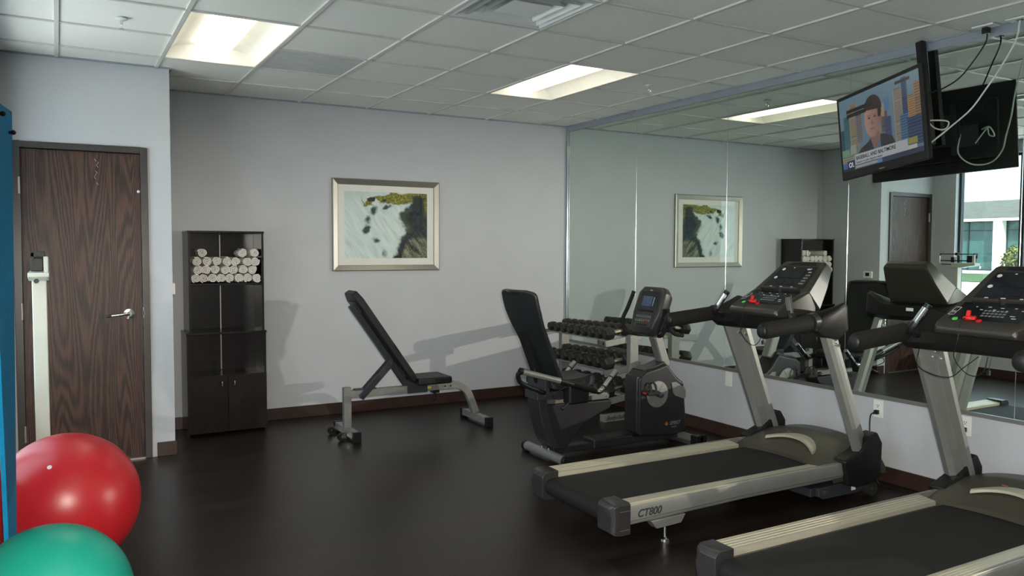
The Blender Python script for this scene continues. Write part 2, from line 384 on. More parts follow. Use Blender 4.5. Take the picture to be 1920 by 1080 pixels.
# door
dr = thing('door_1', '', '', (-4.48, YD, 0)); del dr['label']; del dr['category']; dr['kind'] = 'structure'
B().box(-4.838, -4.118, YD+.012, YD+.055, .012, 2.145).build('door_leaf', M['door'], dr, bevel=.002)
fb = B().box(-4.118, -4.072, YD-.018, YD+.13, 0, 2.19).box(-4.886, -4.840, YD-.018, YD+.13, 0, 2.19).box(-4.84, -4.118, YD-.018, YD+.13, 2.148, 2.19)
fb.box(-4.128, -4.118, YD+.056, YD+.08, 0, 2.148).box(-4.84, -4.83, YD+.056, YD+.08, 0, 2.148).box(-4.83, -4.128, YD+.056, YD+.08, 2.138, 2.148)
fb.build('door_frame', M['frame'], dr, bevel=.003)
B().box(-4.84, -4.118, YD-.012, YD+.06, 0, .010).build('threshold', M['alu'], dr)
h = B().lathe([(.0, 0), (.036, 0), (.038, .004), (.036, .010), (.016, .013), (.014, .05), (.0, .05)], 28, (-4.205, YD+.012, 1.03), (0, -1, 0))
h.tube([(-4.205, YD-.034, 1.03), (-4.23, YD-.040, 1.032), (-4.27, YD-.042, 1.028), (-4.325, YD-.040, 1.022)], [.011, .011, .009, .008], 12, 4)
hd = h.build('door_handle', M['chrome'], dr)
B().tube([(-4.318, YD-.040, 1.0225), (-4.350, YD-.039, 1.021)], .0095, 12).build('grip_sleeve', M['darkprint'], hd)
for z in (1.90, 1.07, .25):
    B().cyl((-4.845, YD-.012, z-.055), (-4.845, YD-.012, z+.055), .009, 10).box(-4.856, -4.836, YD-.006, YD+.0, z-.055, z+.055).build('hinge', M['alu'], dr)
B().box(-4.118, -4.112, YD-.0195, YD-.016, 1.00, 1.075).box(-4.121, -4.108, YD-.0195, YD-.016, 1.02, 1.05).build('strike_plate', M['chrome'], dr)
sc = B()
for x, z, a in [(-4.395, 2.09, .6), (-4.385, 2.05, .5), (-4.39, 2.01, .7), (-4.40, 1.97, .5), (-4.385, 1.93, .6), (-4.38, 2.07, -.4), (-4.395, 1.99, -.4)]:
    sc.obox((x, YD+.0115, z), (math.sin(a), 0, -math.cos(a)), (0, 1, 0), (math.cos(a), 0, math.sin(a)), .010, .0006, .0008)
sc.build('scratch_mark', M['print'], dr)
B().sphere((-4.13, YD+.010, 1.885), .011, 10, 6, (1, .4, 1)).build('putty_patch', M['cream'], dr)

# mirrors: full panels above the dado, channels and seams
SEAM = [0, -1.160, -2.306, -3.436, -4.555, -5.69, -6.82, -7.95, YF]
mirrors = []
for k in range(8):
    o = B().box(0.0, .14, SEAM[k+1]+.0015, SEAM[k]-.0015-(.03 if k == 0 else 0), MZ0+.002, MZ1).build('wall_mirror', M['mirror'])
    p = ['beside the corner of the picture wall', 'behind the exercise bike', 'behind the front of the farther treadmill', 'between the two treadmill consoles', 'at the right, behind the nearer treadmill'][min(k, 4)]
    if k > 4: p = ['sixth from the back corner, beside the camera', 'seventh from the back corner, behind the camera', 'last one, in the corner behind the camera'][k-5]
    tag(o, 'tall frameless wall mirror panel '+p, 'mirror', 'mirror panels on the right wall'); mirrors.append(o)
struct('trim_4', B().box(-.008, .004, YF, 0, MZ0-.014, MZ0+.010), M['alu'])
struct('trim_5', B().box(-.010, .14, -.030, -.002, MZ0, MZ1), M['trimgrey'])
b = B()
for y in SEAM[1:-1]: b.box(-.0015, .002, y-.0016, y+.0016, MZ0, MZ1)
b.box(-.012, -.009, -.034, -.030, MZ0, MZ1)
seams = struct('trim_6', b, M['chrome'])
# the mirrored flash reaches the room through the mirror panels, everything else shades it
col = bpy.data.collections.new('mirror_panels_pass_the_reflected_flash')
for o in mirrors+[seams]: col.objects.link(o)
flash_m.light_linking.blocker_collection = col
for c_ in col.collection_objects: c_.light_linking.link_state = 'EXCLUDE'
#PART2

# ------------------------------------------------------------ ceiling fittings
def troffer(i, j, label):
    x0, x1 = tx(i)+.012, tx(i+1)-.012; y1, y0 = ty(j)-.012, ty(j+2)+.012; zc = ROOM_H
    t = thing('ceiling_light', label, 'ceiling light', ((x0+x1)/2, (y0+y1)/2, zc), 'lit troffers in the ceiling')
    xm = (x0+x1)/2; b = B()
    def side(sx):
        pts = [(xm+sx*(x1-xm), zc+.004), (xm+sx*.27, zc+.05), (xm+sx*.22, zc+.085), (xm+sx*.13, zc+.105), (xm, zc+.105)]
        b.loft([[Vector((p[0], y0, p[1])) for p in pts], [Vector((p[0], y1, p[1])) for p in pts]], False)
    for sx in (-1, 1):
        pts = [(x1-xm, .004), (.265, .05), (.22, .085), (.13, .105), (0, .105)]
        for k in range(4):
            a, c = pts[k], pts[k+1]
            b.add([(xm+sx*a[0], y0, zc+a[1]), (xm+sx*a[0], y1, zc+a[1]), (xm+sx*c[0], y1, zc+c[1]), (xm+sx*c[0], y0, zc+c[1])], [(0, 1, 2, 3)], True)
    b.box(x0, x1, y0-.001, y0, zc, zc+.11).box(x0, x1, y1, y1+.001, zc, zc+.11).box(x0, x1, y0, y1, zc+.108, zc+.112)
    b.build('reflector_pan', M['extwhite'], t)
    b = B(); fr = .012
    b.box(x0-.006, x0+.004, y0, y1, zc-.002, zc+.003).box(x1-.004, x1+.006, y0, y1, zc-.002, zc+.003).box(x0-.006, x1+.006, y0-.006, y0+.004, zc-.002, zc+.003).box(x0-.006, x1+.006, y1-.004, y1+.008, zc-.002, zc+.003)
    b.build('light_frame', M['tee'], t)
    b = B(); rings = []; n = 16; Ly = (y1-y0)/2-.02; ym = (y0+y1)/2
    for k in range(25):
        s_ = -1+2*k/24; s_ = math.sin(s_*PI/2); y = ym+Ly*s_; e = max(0, abs(y-ym)-(Ly-.12))/.12; w = .118*math.sqrt(max(0.0004, 1-e*e))
        rings.append([Vector((xm+w*math.cos(PI+PI*q/n), y, zc+.088+.070*(w/.118)*math.sin(PI+PI*q/n))) for q in range(n+1)])
    b.loft(rings, False); b.build('light_diffuser', M['lens'], t)
    return t
LLAB = ['lit two-by-four recessed ceiling light above the door side of the room', 'lit two-by-four recessed ceiling light in front of the mirror wall',
        'ceiling light behind the camera on the window side', 'ceiling light behind the camera near the mirror wall', 'rearmost ceiling light on the window side', 'rearmost ceiling light near the mirror wall']
for (i, j), l in zip(LIGHTS, LLAB): troffer(i, j, l)

def diffuser():
    i, j = DIFF; xm, ym = tx(i)+T/2, ty(j)-T/2; z = ROOM_H
    t = thing('air_diffuser', 'white stepped square air diffuser in the ceiling grid at the top edge', 'air vent', (xm, ym, z))
    def sq(h, zz): return [Vector((xm+a*h, ym+c*h, zz)) for a, c in ((-1, -1), (1, -1), (1, 1), (-1, 1))]
    B().loft([sq(.292, z-.001), sq(.27, z-.004), sq(.235, z+.055), sq(.234, z+.075), sq(.15, z+.08)], False, False).build('diffuser_frame', M['white_metal'], t, recalc=False)
    for h in (.225, .165):
        B().loft([sq(h, z-.004), sq(h-.045, z+.045), sq(h-.05, z+.045), sq(h-.004, z-.007)], False, False).build('diffuser_cone', M['white_metal'], t)
    B().loft([sq(.115, z-.002), sq(.10, z+.012), sq(.02, z+.016)], True, False).build('diffuser_plate', M['white_metal'], t)
diffuser()
def sprinkler(x, y, label):
    t = thing('fire_sprinkler', label, 'sprinkler', (x, y, ROOM_H), 'pendent sprinklers'); z = ROOM_H
    B().lathe([(.0, .004), (.030, .003), (.033, -.003), (.018, -.010), (.010, -.011), (0, -.011)], 24, (x, y, z)).build('escutcheon', M['white_metal'], t)
    b = B().cyl((x, y, z-.01), (x, y, z-.028), .008, 12)
    for s in (-1, 1): b.tube([(x, y+s*.006, z-.026), (x, y+s*.013, z-.038), (x, y+s*.004, z-.052)], .0025, 8, 3)
    b.lathe([(0, -.052), (.015, -.053), (.015, -.056), (0, -.056)], 20, (x, y, z)); b.build('sprinkler_head', M['chrome'], t)
sprinkler(-4.299, -2.061, 'small pendent fire sprinkler above the door')
sprinkler(-.636, -2.115, 'small pendent fire sprinkler near the mirror wall above the treadmills')

# ------------------------------------------------------------ picture
def picture():
    x0, x1, z0, z1 = -2.500, -1.460, 1.288, 2.120
    t = thing('framed_picture', 'silver-framed picture of white water rushing over mossy rocks on the back wall', 'picture', ((x0+x1)/2, 0, (z0+z1)/2))
    def rect(i, y): return [Vector((x0+i, y, z0+i)), Vector((x1-i, y, z0+i)), Vector((x1-i, y, z1-i)), Vector((x0+i, y, z1-i))]
    B().loft([rect(0, -.001), rect(0, -.022), rect(.008, -.030), rect(.050, -.016), rect(.054, -.010), rect(.054, -.001)], False, False).build('picture_frame', M['alu'], t, angle=20)
    B().box(x0+.05, x1-.05, -.006, -.004, z0+.05, z1-.05).build('mat_board', M['matboard'], t)
    ax0, ax1, az0, az1 = -2.383, -1.581, 1.404, 2.008
    NU, NV = 200, 150; b = B(); b.grid(lambda u, v: (ax0+(ax1-ax0)*u, -.0075, az0+(az1-az0)*v), NU, NV, False)
    o = b.build('printed_image', M['print_art'], t, recalc=False)
    me = o.data; ca = me.color_attributes.new('Col', 'FLOAT_COLOR', 'POINT'); cols = np.ones((len(me.vertices), 4))
    def G(u, v, cu, cv, su, sv, a=0):
        du, dv = u-cu, v-cv; c, s = math.cos(a), math.sin(a); p, q = du*c+dv*s, -du*s+dv*c
        return math.exp(-(p/su)**2-(q/sv)**2)
    def N(u, v, s, k=0): return mnoise.noise(Vector((u*s, v*s, k)))
    for k, vtx in enumerate(me.vertices):
        u = k//(NV+1)/NU; v = 1-(k % (NV+1))/NV      # v: 0 at the top
        fl = (u*1.2+v)                                # flow runs down to the left
        st = mnoise.noise(Vector(((u*.6+v*.75)*4, (u-v*.55)*22, 1)))*.5+mnoise.noise(Vector(((u*.6+v*.75)*9, (u-v*.55)*60, 3)))*.35
        wu = u+.03*N(u, v, 9)+.015*N(u, v, 25, 2); wv = v+.03*N(u, v, 8, 5)+.015*N(u, v, 30, 7)
        w = np.array([.70, .77, .77])*(1+.34*st)+np.array([.02, .02, .0])
        def SS(x): x = max(0, min(1, x)); return x*x*(3-2*x)
        fb = float(np.interp(wv, [0, .15, .25, .32, .40, .50, .60, .70, .80, .90, 1], [.84, .80, .72, .65, .66, .70, .73, .67, .62, .60, .57]))
        d = SS((wu-fb+.06*st)/.07+.4)
        bl = max(.9*G(wu, wv, .345, .29, .05, .10, .3), 1.1*G(wu, wv, .255, .57, .05, .085), .85*G(wu, wv, .27, .43, .05, .08), .95*G(wu, wv, .36, .73, .055, .06), 1.0*G(wu, wv, .50, .225, .065, .04), .7*G(wu, wv, .47, .92, .05, .09), .6*G(wu, wv, .31, .20, .06, .03))
        bd = SS((bl+.34*st-.25)/.65)
        dark = np.array([.006, .012, .020])+np.array([.05, .08, .04])*max(0, N(u, v, 22, 9)*.8+st*.5)
        c = w*(1-bd)+(np.array([.015, .055, .055])+np.array([.05, .06, .02])*max(0, st))*bd
        c = c*(1-d)+dark*d
        edge = max(0, 1-abs(wu-fb-.05)/.07)*(.25 < v < .62); c = c*(1-.5*edge)+np.array([.10, .13, .03])*.5*edge
        g3 = SS((wu-.62-(1-wv)*.45+.05*st)/.06)*SS((wv-.66+.04*N(u, v, 9))/.08); c = c*(1-.85*g3)+np.array([.36, .36, .22])*(.55+1.3*st+.4*N(u, v, 40, 6))*.85*g3
        gr = .55*SS((st-.05)/.3)*(v > .5)*(v < .68)*(u > .8); c = c*(1-gr)+np.array([.05, .11, .09])*gr
        top = float(np.interp(wu, [0, .16, .22, .30, .36, .42, .50, .58, .70, .85, 1], [0, 0, .22, .20, .10, .14, .17, .19, .20, .10, .06]))
        lo = float(np.interp(wu, [0, .16, .22, .32, .36, .44, .55, .60, 1], [0, 0, .17, .08, .07, .045, .02, 0, 0]))
        ms = SS((top-wv)/.03+.5)*SS((wv-lo)/.02+.3)
        ms = max(ms, .9*G(wu, wv, .985, .20, .03, .12))
        mo = np.array([.34, .33, .03])*(.45+1.1*abs(N(u, v, 24, 4))+.6*N(u, v, 60, 8))
        hole = SS((max(G(wu, wv, .31, .115, .055, .035), G(wu, wv, .88, .14, .09, .12), .8*G(wu, wv, .47, .12, .04, .025), .8*G(wu, wv, .56, .02, .05, .012))-.35)/.3)
        c = c*(1-ms)+mo*ms; c = c*(1-.93*hole)+np.array([.01, .02, .02])*hole*.5
        if ms < .5: sky = SS((.20-.35*u-v)/.12)*(u < .58); c = c*(1-sky*.6)+np.array([.60, .68, .64])*sky*.6
        cols[k, :3] = np.clip(c, .003, .9)
    ca.data.foreach_set('color', cols.astype(np.float32).ravel())
    B().box(x0+.05, x1-.05, -.0105, -.0095, z0+.05, z1-.05).build('picture_glazing', M['acrylic'], t)
picture()

# ------------------------------------------------------------ cabinet and towels
def cabinet():
    x0, x1, yf, zt = -3.745, -3.168, -.33, 1.612
    t = thing('shelf_cabinet', 'tall dark brown shelving cabinet of towels against the back wall', 'cabinet', ((x0+x1)/2, -.17, 0))
    th = .017; zb = .822
    b = B().box(x0, x0+th, yf, -.014, zb, zt).box(x1-th, x1, yf, -.014, zb, zt).box(x0+th, x1-th, -.022, -.014, zb, zt)
    bx0, bx1, byf = x0-.022, x1+.010, yf-.010
    b.box(bx0, bx0+th, byf, -.014, 0, zb-th).box(bx1-th, bx1, byf, -.014, 0, zb-th).box(bx0+th, bx1-th, -.022, -.014, 0, zb-th).box(bx0+th, bx1-th, byf+.02, -.022, .02, .037)
    b.build('cabinet_body', M['cab'], t, bevel=.001)
    B().box(x0-.004, x1+.004, yf-.004, -.014, zt, zt+.016).build('cabinet_top', M['cab'], t, bevel=.002)
    B().box(bx0-.004, bx1+.004, byf-.006, -.014, zb-th, zb).build('counter_ledge', M['cab'], t, bevel=.002)
    for z in (1.212,): B().box(x0+th, x1-th, yf+.004, -.022, z-th, z).build('shelf', M['cab'], t, bevel=.001)
    B().box(bx0+th, bx1-th, byf+.003, -.022, .475-th, .475).build('shelf', M['cab'], t, bevel=.001)
    xm = (bx0+bx1)/2
    for s in (-1, 1):
        a, c = (bx0+.002, xm-.0015) if s < 0 else (xm+.0015, bx1-.002)
        d = B().box(a, c, byf-.017, byf-.001, .022, .470).build('cabinet_door', M['cab'], t, bevel=.0015)
        hx = xm+s*.048
        B().tube([(hx, byf-.017, .385), (hx, byf-.034, .390), (hx, byf-.036, .408), (hx, byf-.034, .426), (hx, byf-.017, .431)], .0038, 10, 3).build('handle', M['brass'], d)
    B().box(-3.461, -3.453, -.0245, -.021, zb, zt-.01).box(-3.461, -3.453, -.0245, -.021, .48, zb-th).build('joining_strip', M['alu'], t)
    B().lathe([(0, 0), (.028, 0), (.030, .003), (0, .0035)], 24, (x0+.032, yf+.02, zt+.016)).build('round_sticker', M['white'], t)
cabinet()
def towel_mesh(seed):
    rnd = random.Random(seed); rr = []; turns = 3.1; n = 64; th = .0085; L = .235; segs = 7
    a0 = rnd.random()*6.28; sq = 1+rnd.uniform(-.06, .04)
    for j in range(segs+1):
        y = -L/2+L*j/segs; ring_o, ring_i = [], []
        e = 1-(.10 if j in (0, segs) else 0)
        for k in range(n+1):
            t = k/n; a = a0+t*turns*2*PI; r = .005+(.0378-.005)*t
            wob = 1+.035*math.sin(3*a+seed)+.02*math.sin(5*a+y*30)
            yy = y*(1+.03*math.sin(a*2+seed))+rnd.uniform(-.0015, .0015)
            ring_o.append(Vector((r*wob*math.cos(a)/sq, yy, r*wob*math.sin(a)*sq)))
            q = r-th*.92*e if r > th else r*.2
            ring_i.append(Vector((q*wob*math.cos(a)/sq, yy, q*wob*math.sin(a)*sq)))
        rr.append(ring_o+ring_i[::-1])
    return B().loft(rr, True)
def towels():
    base = []
    for s in range(4):
        base.append(towel_mesh(s*3+1).build('rolled_towel', M['towel'], angle=70))
    rows = [(1.2505, [125, 208, 292, 378, 468, 562, 655, 748], 'bottom row'), (1.3175, [132, 222, 318, 414, 508, 604, 704], 'second row'),
            (1.384, [130, 232, 330, 434, 536, 650, 742], 'third row'), (1.451, [200, 610, 728], 'top of the pile')]
    ordw = ['first', 'second', 'third', 'fourth', 'fifth', 'sixth', 'seventh', 'eighth']
    cnt = 0; rnd = random.Random(3)
    for z, pxs, nm in rows:
        for k, p in enumerate(pxs):
            o = base[cnt] if cnt < 4 else base[cnt % 4].copy()
            if cnt >= 4: C.objects.link(o)
            o.location = (-3.687+(p-125)/1339*.995, -.205+rnd.uniform(-.012, .012)+(.0 if nm != 'top of the pile' else .02), z+.001)
            o.rotation_euler = (0, rnd.uniform(0, 6.28), rnd.uniform(-.05, .05))
            if nm == 'top of the pile': lab = 'rolled white towel on top of the pile, '+['above the left part of the pile', 'middle one of the three on top', 'last one at the right'][k]
            else: lab = 'rolled white towel in the cabinet pile, %s from the left in the %s' % (ordw[k], nm)
            tag(o, lab, 'towel', 'rolled towels on the cabinet shelf'); cnt += 1
towels()

# ------------------------------------------------------------ wall fittings
def outlet(y, label, sockets, z=.465):
    t = thing('wall_outlet', label, 'outlet', (0, y, z), 'outlet plates under the mirror')
    B().box(-.006, 0, y-.036, y+.036, z-.058, z+.058).build('cover_plate', M['white'], t, bevel=.003)
    if sockets:
        for s in (-1, 1):
            so_ = B().box(-.009, -.005, y-.017, y+.017, z+s*.020-.014, z+s*.020+.014).build('socket', M['white'], t, bevel=.004)
            q = z+s*.020
            B().box(-.0095, -.0088, y-.008, y-.005, q-.002, q+.008).box(-.0095, -.0088, y+.005, y+.008, q-.002, q+.008).box(-.0095, -.0088, y-.003, y+.003, q-.010, q-.005).build('slot', M['darkprint'], so_)
    else: B().cyl((-.005, y, z+.04), (-.0072, y, z+.04), .003, 8).cyl((-.005, y, z-.04), (-.0072, y, z-.04), .003, 8).build('screw', M['alu'], t)
outlet(-1.172, 'white cover plate on the dado behind the exercise bike', False)
outlet(-2.366, 'white cover plate on the dado left of the farther treadmill', False)
outlet(-3.706, 'white duplex outlet with a black plug, between the two treadmills', True)
outlet(-4.284, 'white duplex outlet with a black plug, right behind the nearer treadmill upright', True)
def cord(y, pts, label):
    t = thing('power_cord', label, 'power cord', (-.012, y, .445), 'treadmill power cords')
    B().box(-.034, -.0096, y-.013, y+.013, .431, .459).cyl((-.03, y, .445), (-.055, y+.0, .440), .008, 12).build('plug', M['black'], t, bevel=.003)
    B().tube([(-.05, y, .441)]+pts, .0042, 10, 8).build('cable', M['black'], t)
cord(-3.706, [(-.085, -3.713, .438), (-.125, -3.735, .405), (-.145, -3.75, .34), (-.148, -3.755, .25), (-.130, -3.76, .15), (-.110, -3.80, .012), (-.115, -3.9, .006)], 'black power cord plugged in behind the farther treadmill')
cord(-4.284, [(-.08, -4.295, .438), (-.110, -4.315, .415), (-.125, -4.33, .36), (-.130, -4.34, .25), (-.125, -4.36, .12), (-.10, -4.42, .012), (-.105, -4.5, .006)], 'black power cord plugged in beside the nearer treadmill upright')
def thermostat():
    x, y, z = XD, -.70, 1.195
    t = thing('thermostat', 'small white wall thermostat on the side of the door recess, seen in the mirror', 'thermostat', (x, y, z))
    B().box(x, x+.028, y-.062, y+.062, z-.044, z+.044).build('thermostat_case', M['white'], t, bevel=.010, seg=3)
    B().box(x+.0281, x+.030, y-.026, y+.026, z-.016, z+.026).build('display', M['lcd'], t)
thermostat()

# ------------------------------------------------------------ ball chair corner: exercise balls, mat, scale
def ball(x, y, r, m, label, valve=None):
    t = thing('exercise_ball', label, 'exercise ball', (x, y, 0))
    B().sphere((x, y, r), r, 72, 44).build('ball_skin', m, t, angle=80)
    b = B()
    if valve:
        v = Vector(valve).normalized(); c = Vector((x, y, r))+v*r
        b.lathe([(0, -.002), (.010, -.001), (.010, .0008), (.007, .0012), (.006, .0004), (.003, .0004), (.003, .002), (0, .002)], 20, c, v)
        b.build('valve_plug', M['print'], t)
ball(-4.62, -2.82, .315, M['redball'], 'large shiny red exercise ball on the floor in front of the door', (-.21, -.70, .72))
ball(-4.68, -3.88, .265, M['greenball'], 'teal green exercise ball in the bottom left corner', None)
def mat_rack():
    t = thing('mat_hook_rail', 'wall rail with black pegs holding the blue mat', 'hook rail', (XL, -3.42, 2.0))
    B().box(XL, XL+.02, -3.80, -3.05, 1.965, 2.035).build('rail_board', M['black'], t, bevel=.003)
    for y, z, xe in ((-3.60, 1.972, -4.795), (-3.20, 1.955, -4.780)):
        p = B().tube([(XL+.018, y, z-.006), (XL+.10, y, z), (xe, y, z+.004)], .007, 12, 4).build('peg', M['black'], t)
        B().sphere((xe, y, z+.004), .010, 14, 8).build('peg_knob', M['black'], p)
mat_rack()
def blue_mat():
    # hangs by eyelets from the pegs, far top edge standing slightly off the wall
    def pt(u, v, off):
        y = -3.14-.51*u; z = 2.05-1.80*v
        x = (-4.785*(1-u)-4.835*u)*(1-v)+(-4.808*(1-u)-4.808*u)*v
        x -= .010*math.sin(PI*u)*(1-v)
        return Vector((x+off, y, z))
    b = B(); n, m_ = 10, 30
    rings = []
    for j in range(m_+1):
        v = j/m_; fr = [pt(i/n, v, 0) for i in range(n+1)]; bk = [pt(i/n, v, -.015) for i in range(n, -1, -1)]
        if v == 0: pass
        rings.append(fr+bk)
    b.loft(rings, True)
    o = b.build('exercise_mat', M['blue'], angle=30); tag(o, 'blue foam exercise mat hanging from pegs at the left edge', 'exercise mat')
    return o
blue_mat()
def scale():
    x, y = -4.735, -1.30
    t = thing('physician_scale', 'ivory upright beam scale standing by the wall in front of the door', 'scale', (x, y, 0))
    B().box(x-.04, x+.04, y-.028, y+.028, .06, 1.302).build('column', M['ivory'], t, bevel=.006)
    B().box(x-.06, x+.42, y-.15, y+.15, .012, .062).build('platform', M['ivory'], t, bevel=.01)
    B().box(x+.02, x+.40, y-.13, y+.13, .062, .066).build('platform_pad', M['rubber'], t)
    for a in (-.03, .39):
        for c in (-.12, .12): B().cyl((x+a, y+c, 0), (x+a, y+c, .014), .015, 12).build('foot', M['black'], t)
    yc = y-.005
    B().prism([(yc-.235, 1.345), (yc+.235, 1.345), (yc+.235, 1.318), (yc+.06, 1.290), (yc-.06, 1.290), (yc-.235, 1.318)], 'x', x-.055, x+.055).build('beam_housing', M['ivory'], t, bevel=.004)
    B().box(x+.0555, x+.057, yc+.05, yc+.17, 1.322, 1.334).build('name_strip', M['navy'], t)
    B().box(x+.028, x+.050, yc-.226, yc-.20, 1.345, 1.44).build('beam_post', M['ivory'], t, bevel=.002); B().box(x+.028, x+.050, yc+.20, yc+.226, 1.345, 1.43).build('beam_post', M['ivory'], t, bevel=.002)
    B().box(x+.010, x+.016, yc-.21, yc+.21, 1.445, 1.456).box(x+.010, x+.016, yc-.21, yc+.21, 1.365, 1.378).box(x-.035, x+.030, yc-.216, yc-.206, 1.440, 1.462).box(x-.035, x-.022, yc-.216, yc-.206, 1.40, 1.462).box(x+.008, x+.018, yc+.206, yc+.216, 1.362, 1.458).build('beam', M['black'], t)
    B().box(x-.040, x+.026, yc-.205, yc-.120, 1.352, 1.432).build('large_poise', M['black'], t, bevel=.006)
    B().box(x-.018, x+.036, yc+.03, yc+.07, 1.352, 1.415).build('small_poise', M['black'], t, bevel=.004)
    B().box(x-.012, x+.034, yc-.01, yc+.02, 1.435, 1.468).build('slider', M['black'], t, bevel=.003)
    B().cyl((x-.01, yc-.238, 1.300), (x-.01, yc-.262, 1.296), .014, 16).build('adjusting_knob', M['chrome'], t)
scale()

# ------------------------------------------------------------ weight bench
def bench():
    yc = -.90
    t = thing('weight_bench', 'grey-framed adjustable weight bench with upright black pad, below the picture', 'weight bench', (-2.1, yc, 0))
    hs = .030
    path = spline([Vector((-2.63, yc, .338)), Vector((-2.2, yc, .338)), Vector((-1.80, yc, .342)), Vector((-1.69, yc, .335)), Vector((-1.61, yc, .285)), Vector((-1.565, yc, .20)), Vector((-1.52, yc, .085))], 6)
    rings = []
    for i, p in enumerate(path):
        d = (path[min(i+1, len(path)-1)]-path[max(i-1, 0)]).normalized(); n = Vector((-d.z, 0, d.x)); s_ = Vector((0, 1, 0))
        rings.append([p+n*hs*a+s_*.026*c for a, c in ((-1, -1), (-1, 1), (1, 1), (1, -1))])
    B().loft(rings, True, False).build('main_beam', M['benchsilver'], t, bevel=.004)
    B().box(-2.69, -2.63, yc-.027, yc+.027, .06, .395).build('rear_post', M['benchsilver'], t, bevel=.004)
    def foot(x, nm):
        f = B().box(x-.028, x+.028, yc-.22, yc+.22, .022, .078).build(nm, M['benchsilver'], t, bevel=.004)
        for s in (-1, 1): B().box(x-.033, x+.033, yc+s*.235-.018, yc+s*.235+.018, 0, .082).build('end_cap', M['black'], f, bevel=.004)
        return f
    rf = foot(-2.66, 'rear_foot'); foot(-1.51, 'front_foot')
    for q in (-.13, .13):
        w = B().cyl((-2.745, yc+q-.012, .032), (-2.745, yc+q+.012, .032), .032, 24).build('wheel', M['black'], rf)
        B().box(-2.75, -2.69, yc+q-.019, yc+q-.014, .025, .060).box(-2.75, -2.69, yc+q+.014, yc+q+.019, .025, .060).cyl((-2.745, yc+q-.022, .035), (-2.745, yc+q+.022, .035), .007, 12).build('wheel_bracket', M['chrome'], rf)
    # backrest: pad front line from (-2.125,.46) to (-2.61,1.17)
    a = Vector((-2.095, yc, .430)); c = Vector((-2.605, yc, 1.165)); d = (c-a).normalized(); n = Vector((-d.z, 0, d.x)); n = n if n.x > 0 else -n
    def pad(p0, p1, nn, half, thick, name):
        dd = (p1-p0).normalized(); L = (p1-p0).length; rings = []
        for k in range(13):
            s_ = k/12; e = math.sin(PI*min(1, max(0, .5+abs(s_-.5)))); t_ = .012
            inset = .0 if 0 < k < 12 else .02
            q = p0+dd*L*s_; hw = half-inset-(.02 if s_ > .93 else 0)*1; rings.append([q+Vector((0, hw*u, 0))+nn*w for u, w in ((-1, -thick+inset*.4), (-1, -inset*.4), (-.8, 0), (.8, 0), (1, -inset*.4), (1, -thick+inset*.4))])
        return B().loft(rings, True, True).build(name, M['vinyl'], t, bevel=.010, seg=3)
    pad(a, c, n, .140, .058, 'backrest_pad')
    f0 = a-n*.082-d*.03; f1 = c-n*.082-d*.09
    B().bar(f0, f1, (0, 1, 0), .024, .024).build('backrest_frame', M['darkmetal'], t, bevel=.003)
    B().obox(c-n*.064-d*.12, d, (0, 1, 0), n, .05, .07, .004).obox(a-n*.064+d*.12, d, (0, 1, 0), n, .05, .07, .004).build('pad_bracket', M['darkmetal'], t)
    piv = f0+d*.26
    for s in (-1, 1):
        B().bar(piv+Vector((0, s*.034, 0)), Vector((-2.555, yc+s*.034, .305)), (0, 1, 0), .006, .026).build('support_strut', M['darkmetal'], t, bevel=.002)
    B().cyl((piv.x, yc-.046, piv.z), (piv.x, yc+.046, piv.z), .012, 14).cyl((-2.548, yc-.046, .312), (-2.548, yc+.046, .312), .012, 14).build('pivot_bolt', M['chrome'], t)
    B().box(-2.60, -2.42, yc-.028, yc+.028, .366, .376).build('ladder_plate', M['darkmetal'], t)
    B().box(-2.16, -1.98, yc-.036, yc-.030, .305, .420).box(-2.16, -1.98, yc+.030, yc+.036, .305, .420).build('pivot_plate', M['darkmetal'], t, bevel=.002)
    sp = B().box(-2.105, -1.805, yc-.15, yc+.15, .382, .440).build('seat_pad', M['vinyl'], t, bevel=.016, seg=3)
    B().box(-2.04, -1.86, yc-.02, yc+.02, .368, .383).build('seat_bracket', M['darkmetal'], t)
    B().box(-1.985, -1.945, yc-.0275, yc-.0262, .330, .350).build('caution_label', M['yellow'], t)
    B().cyl((-1.90, yc, .31), (-1.90, yc, .245), .011, 14).sphere((-1.90, yc, .24), .016, 14, 8).box(-1.93, -1.87, yc-.03, yc+.03, .290, .312).build('pop_pin', M['black'], t)
    for xx in (-2.06, -1.82, -1.77): B().cyl((xx, yc-.026, .34), (xx, yc-.034, .34), .008, 10).build('bolt', M['chrome'], t)
bench()

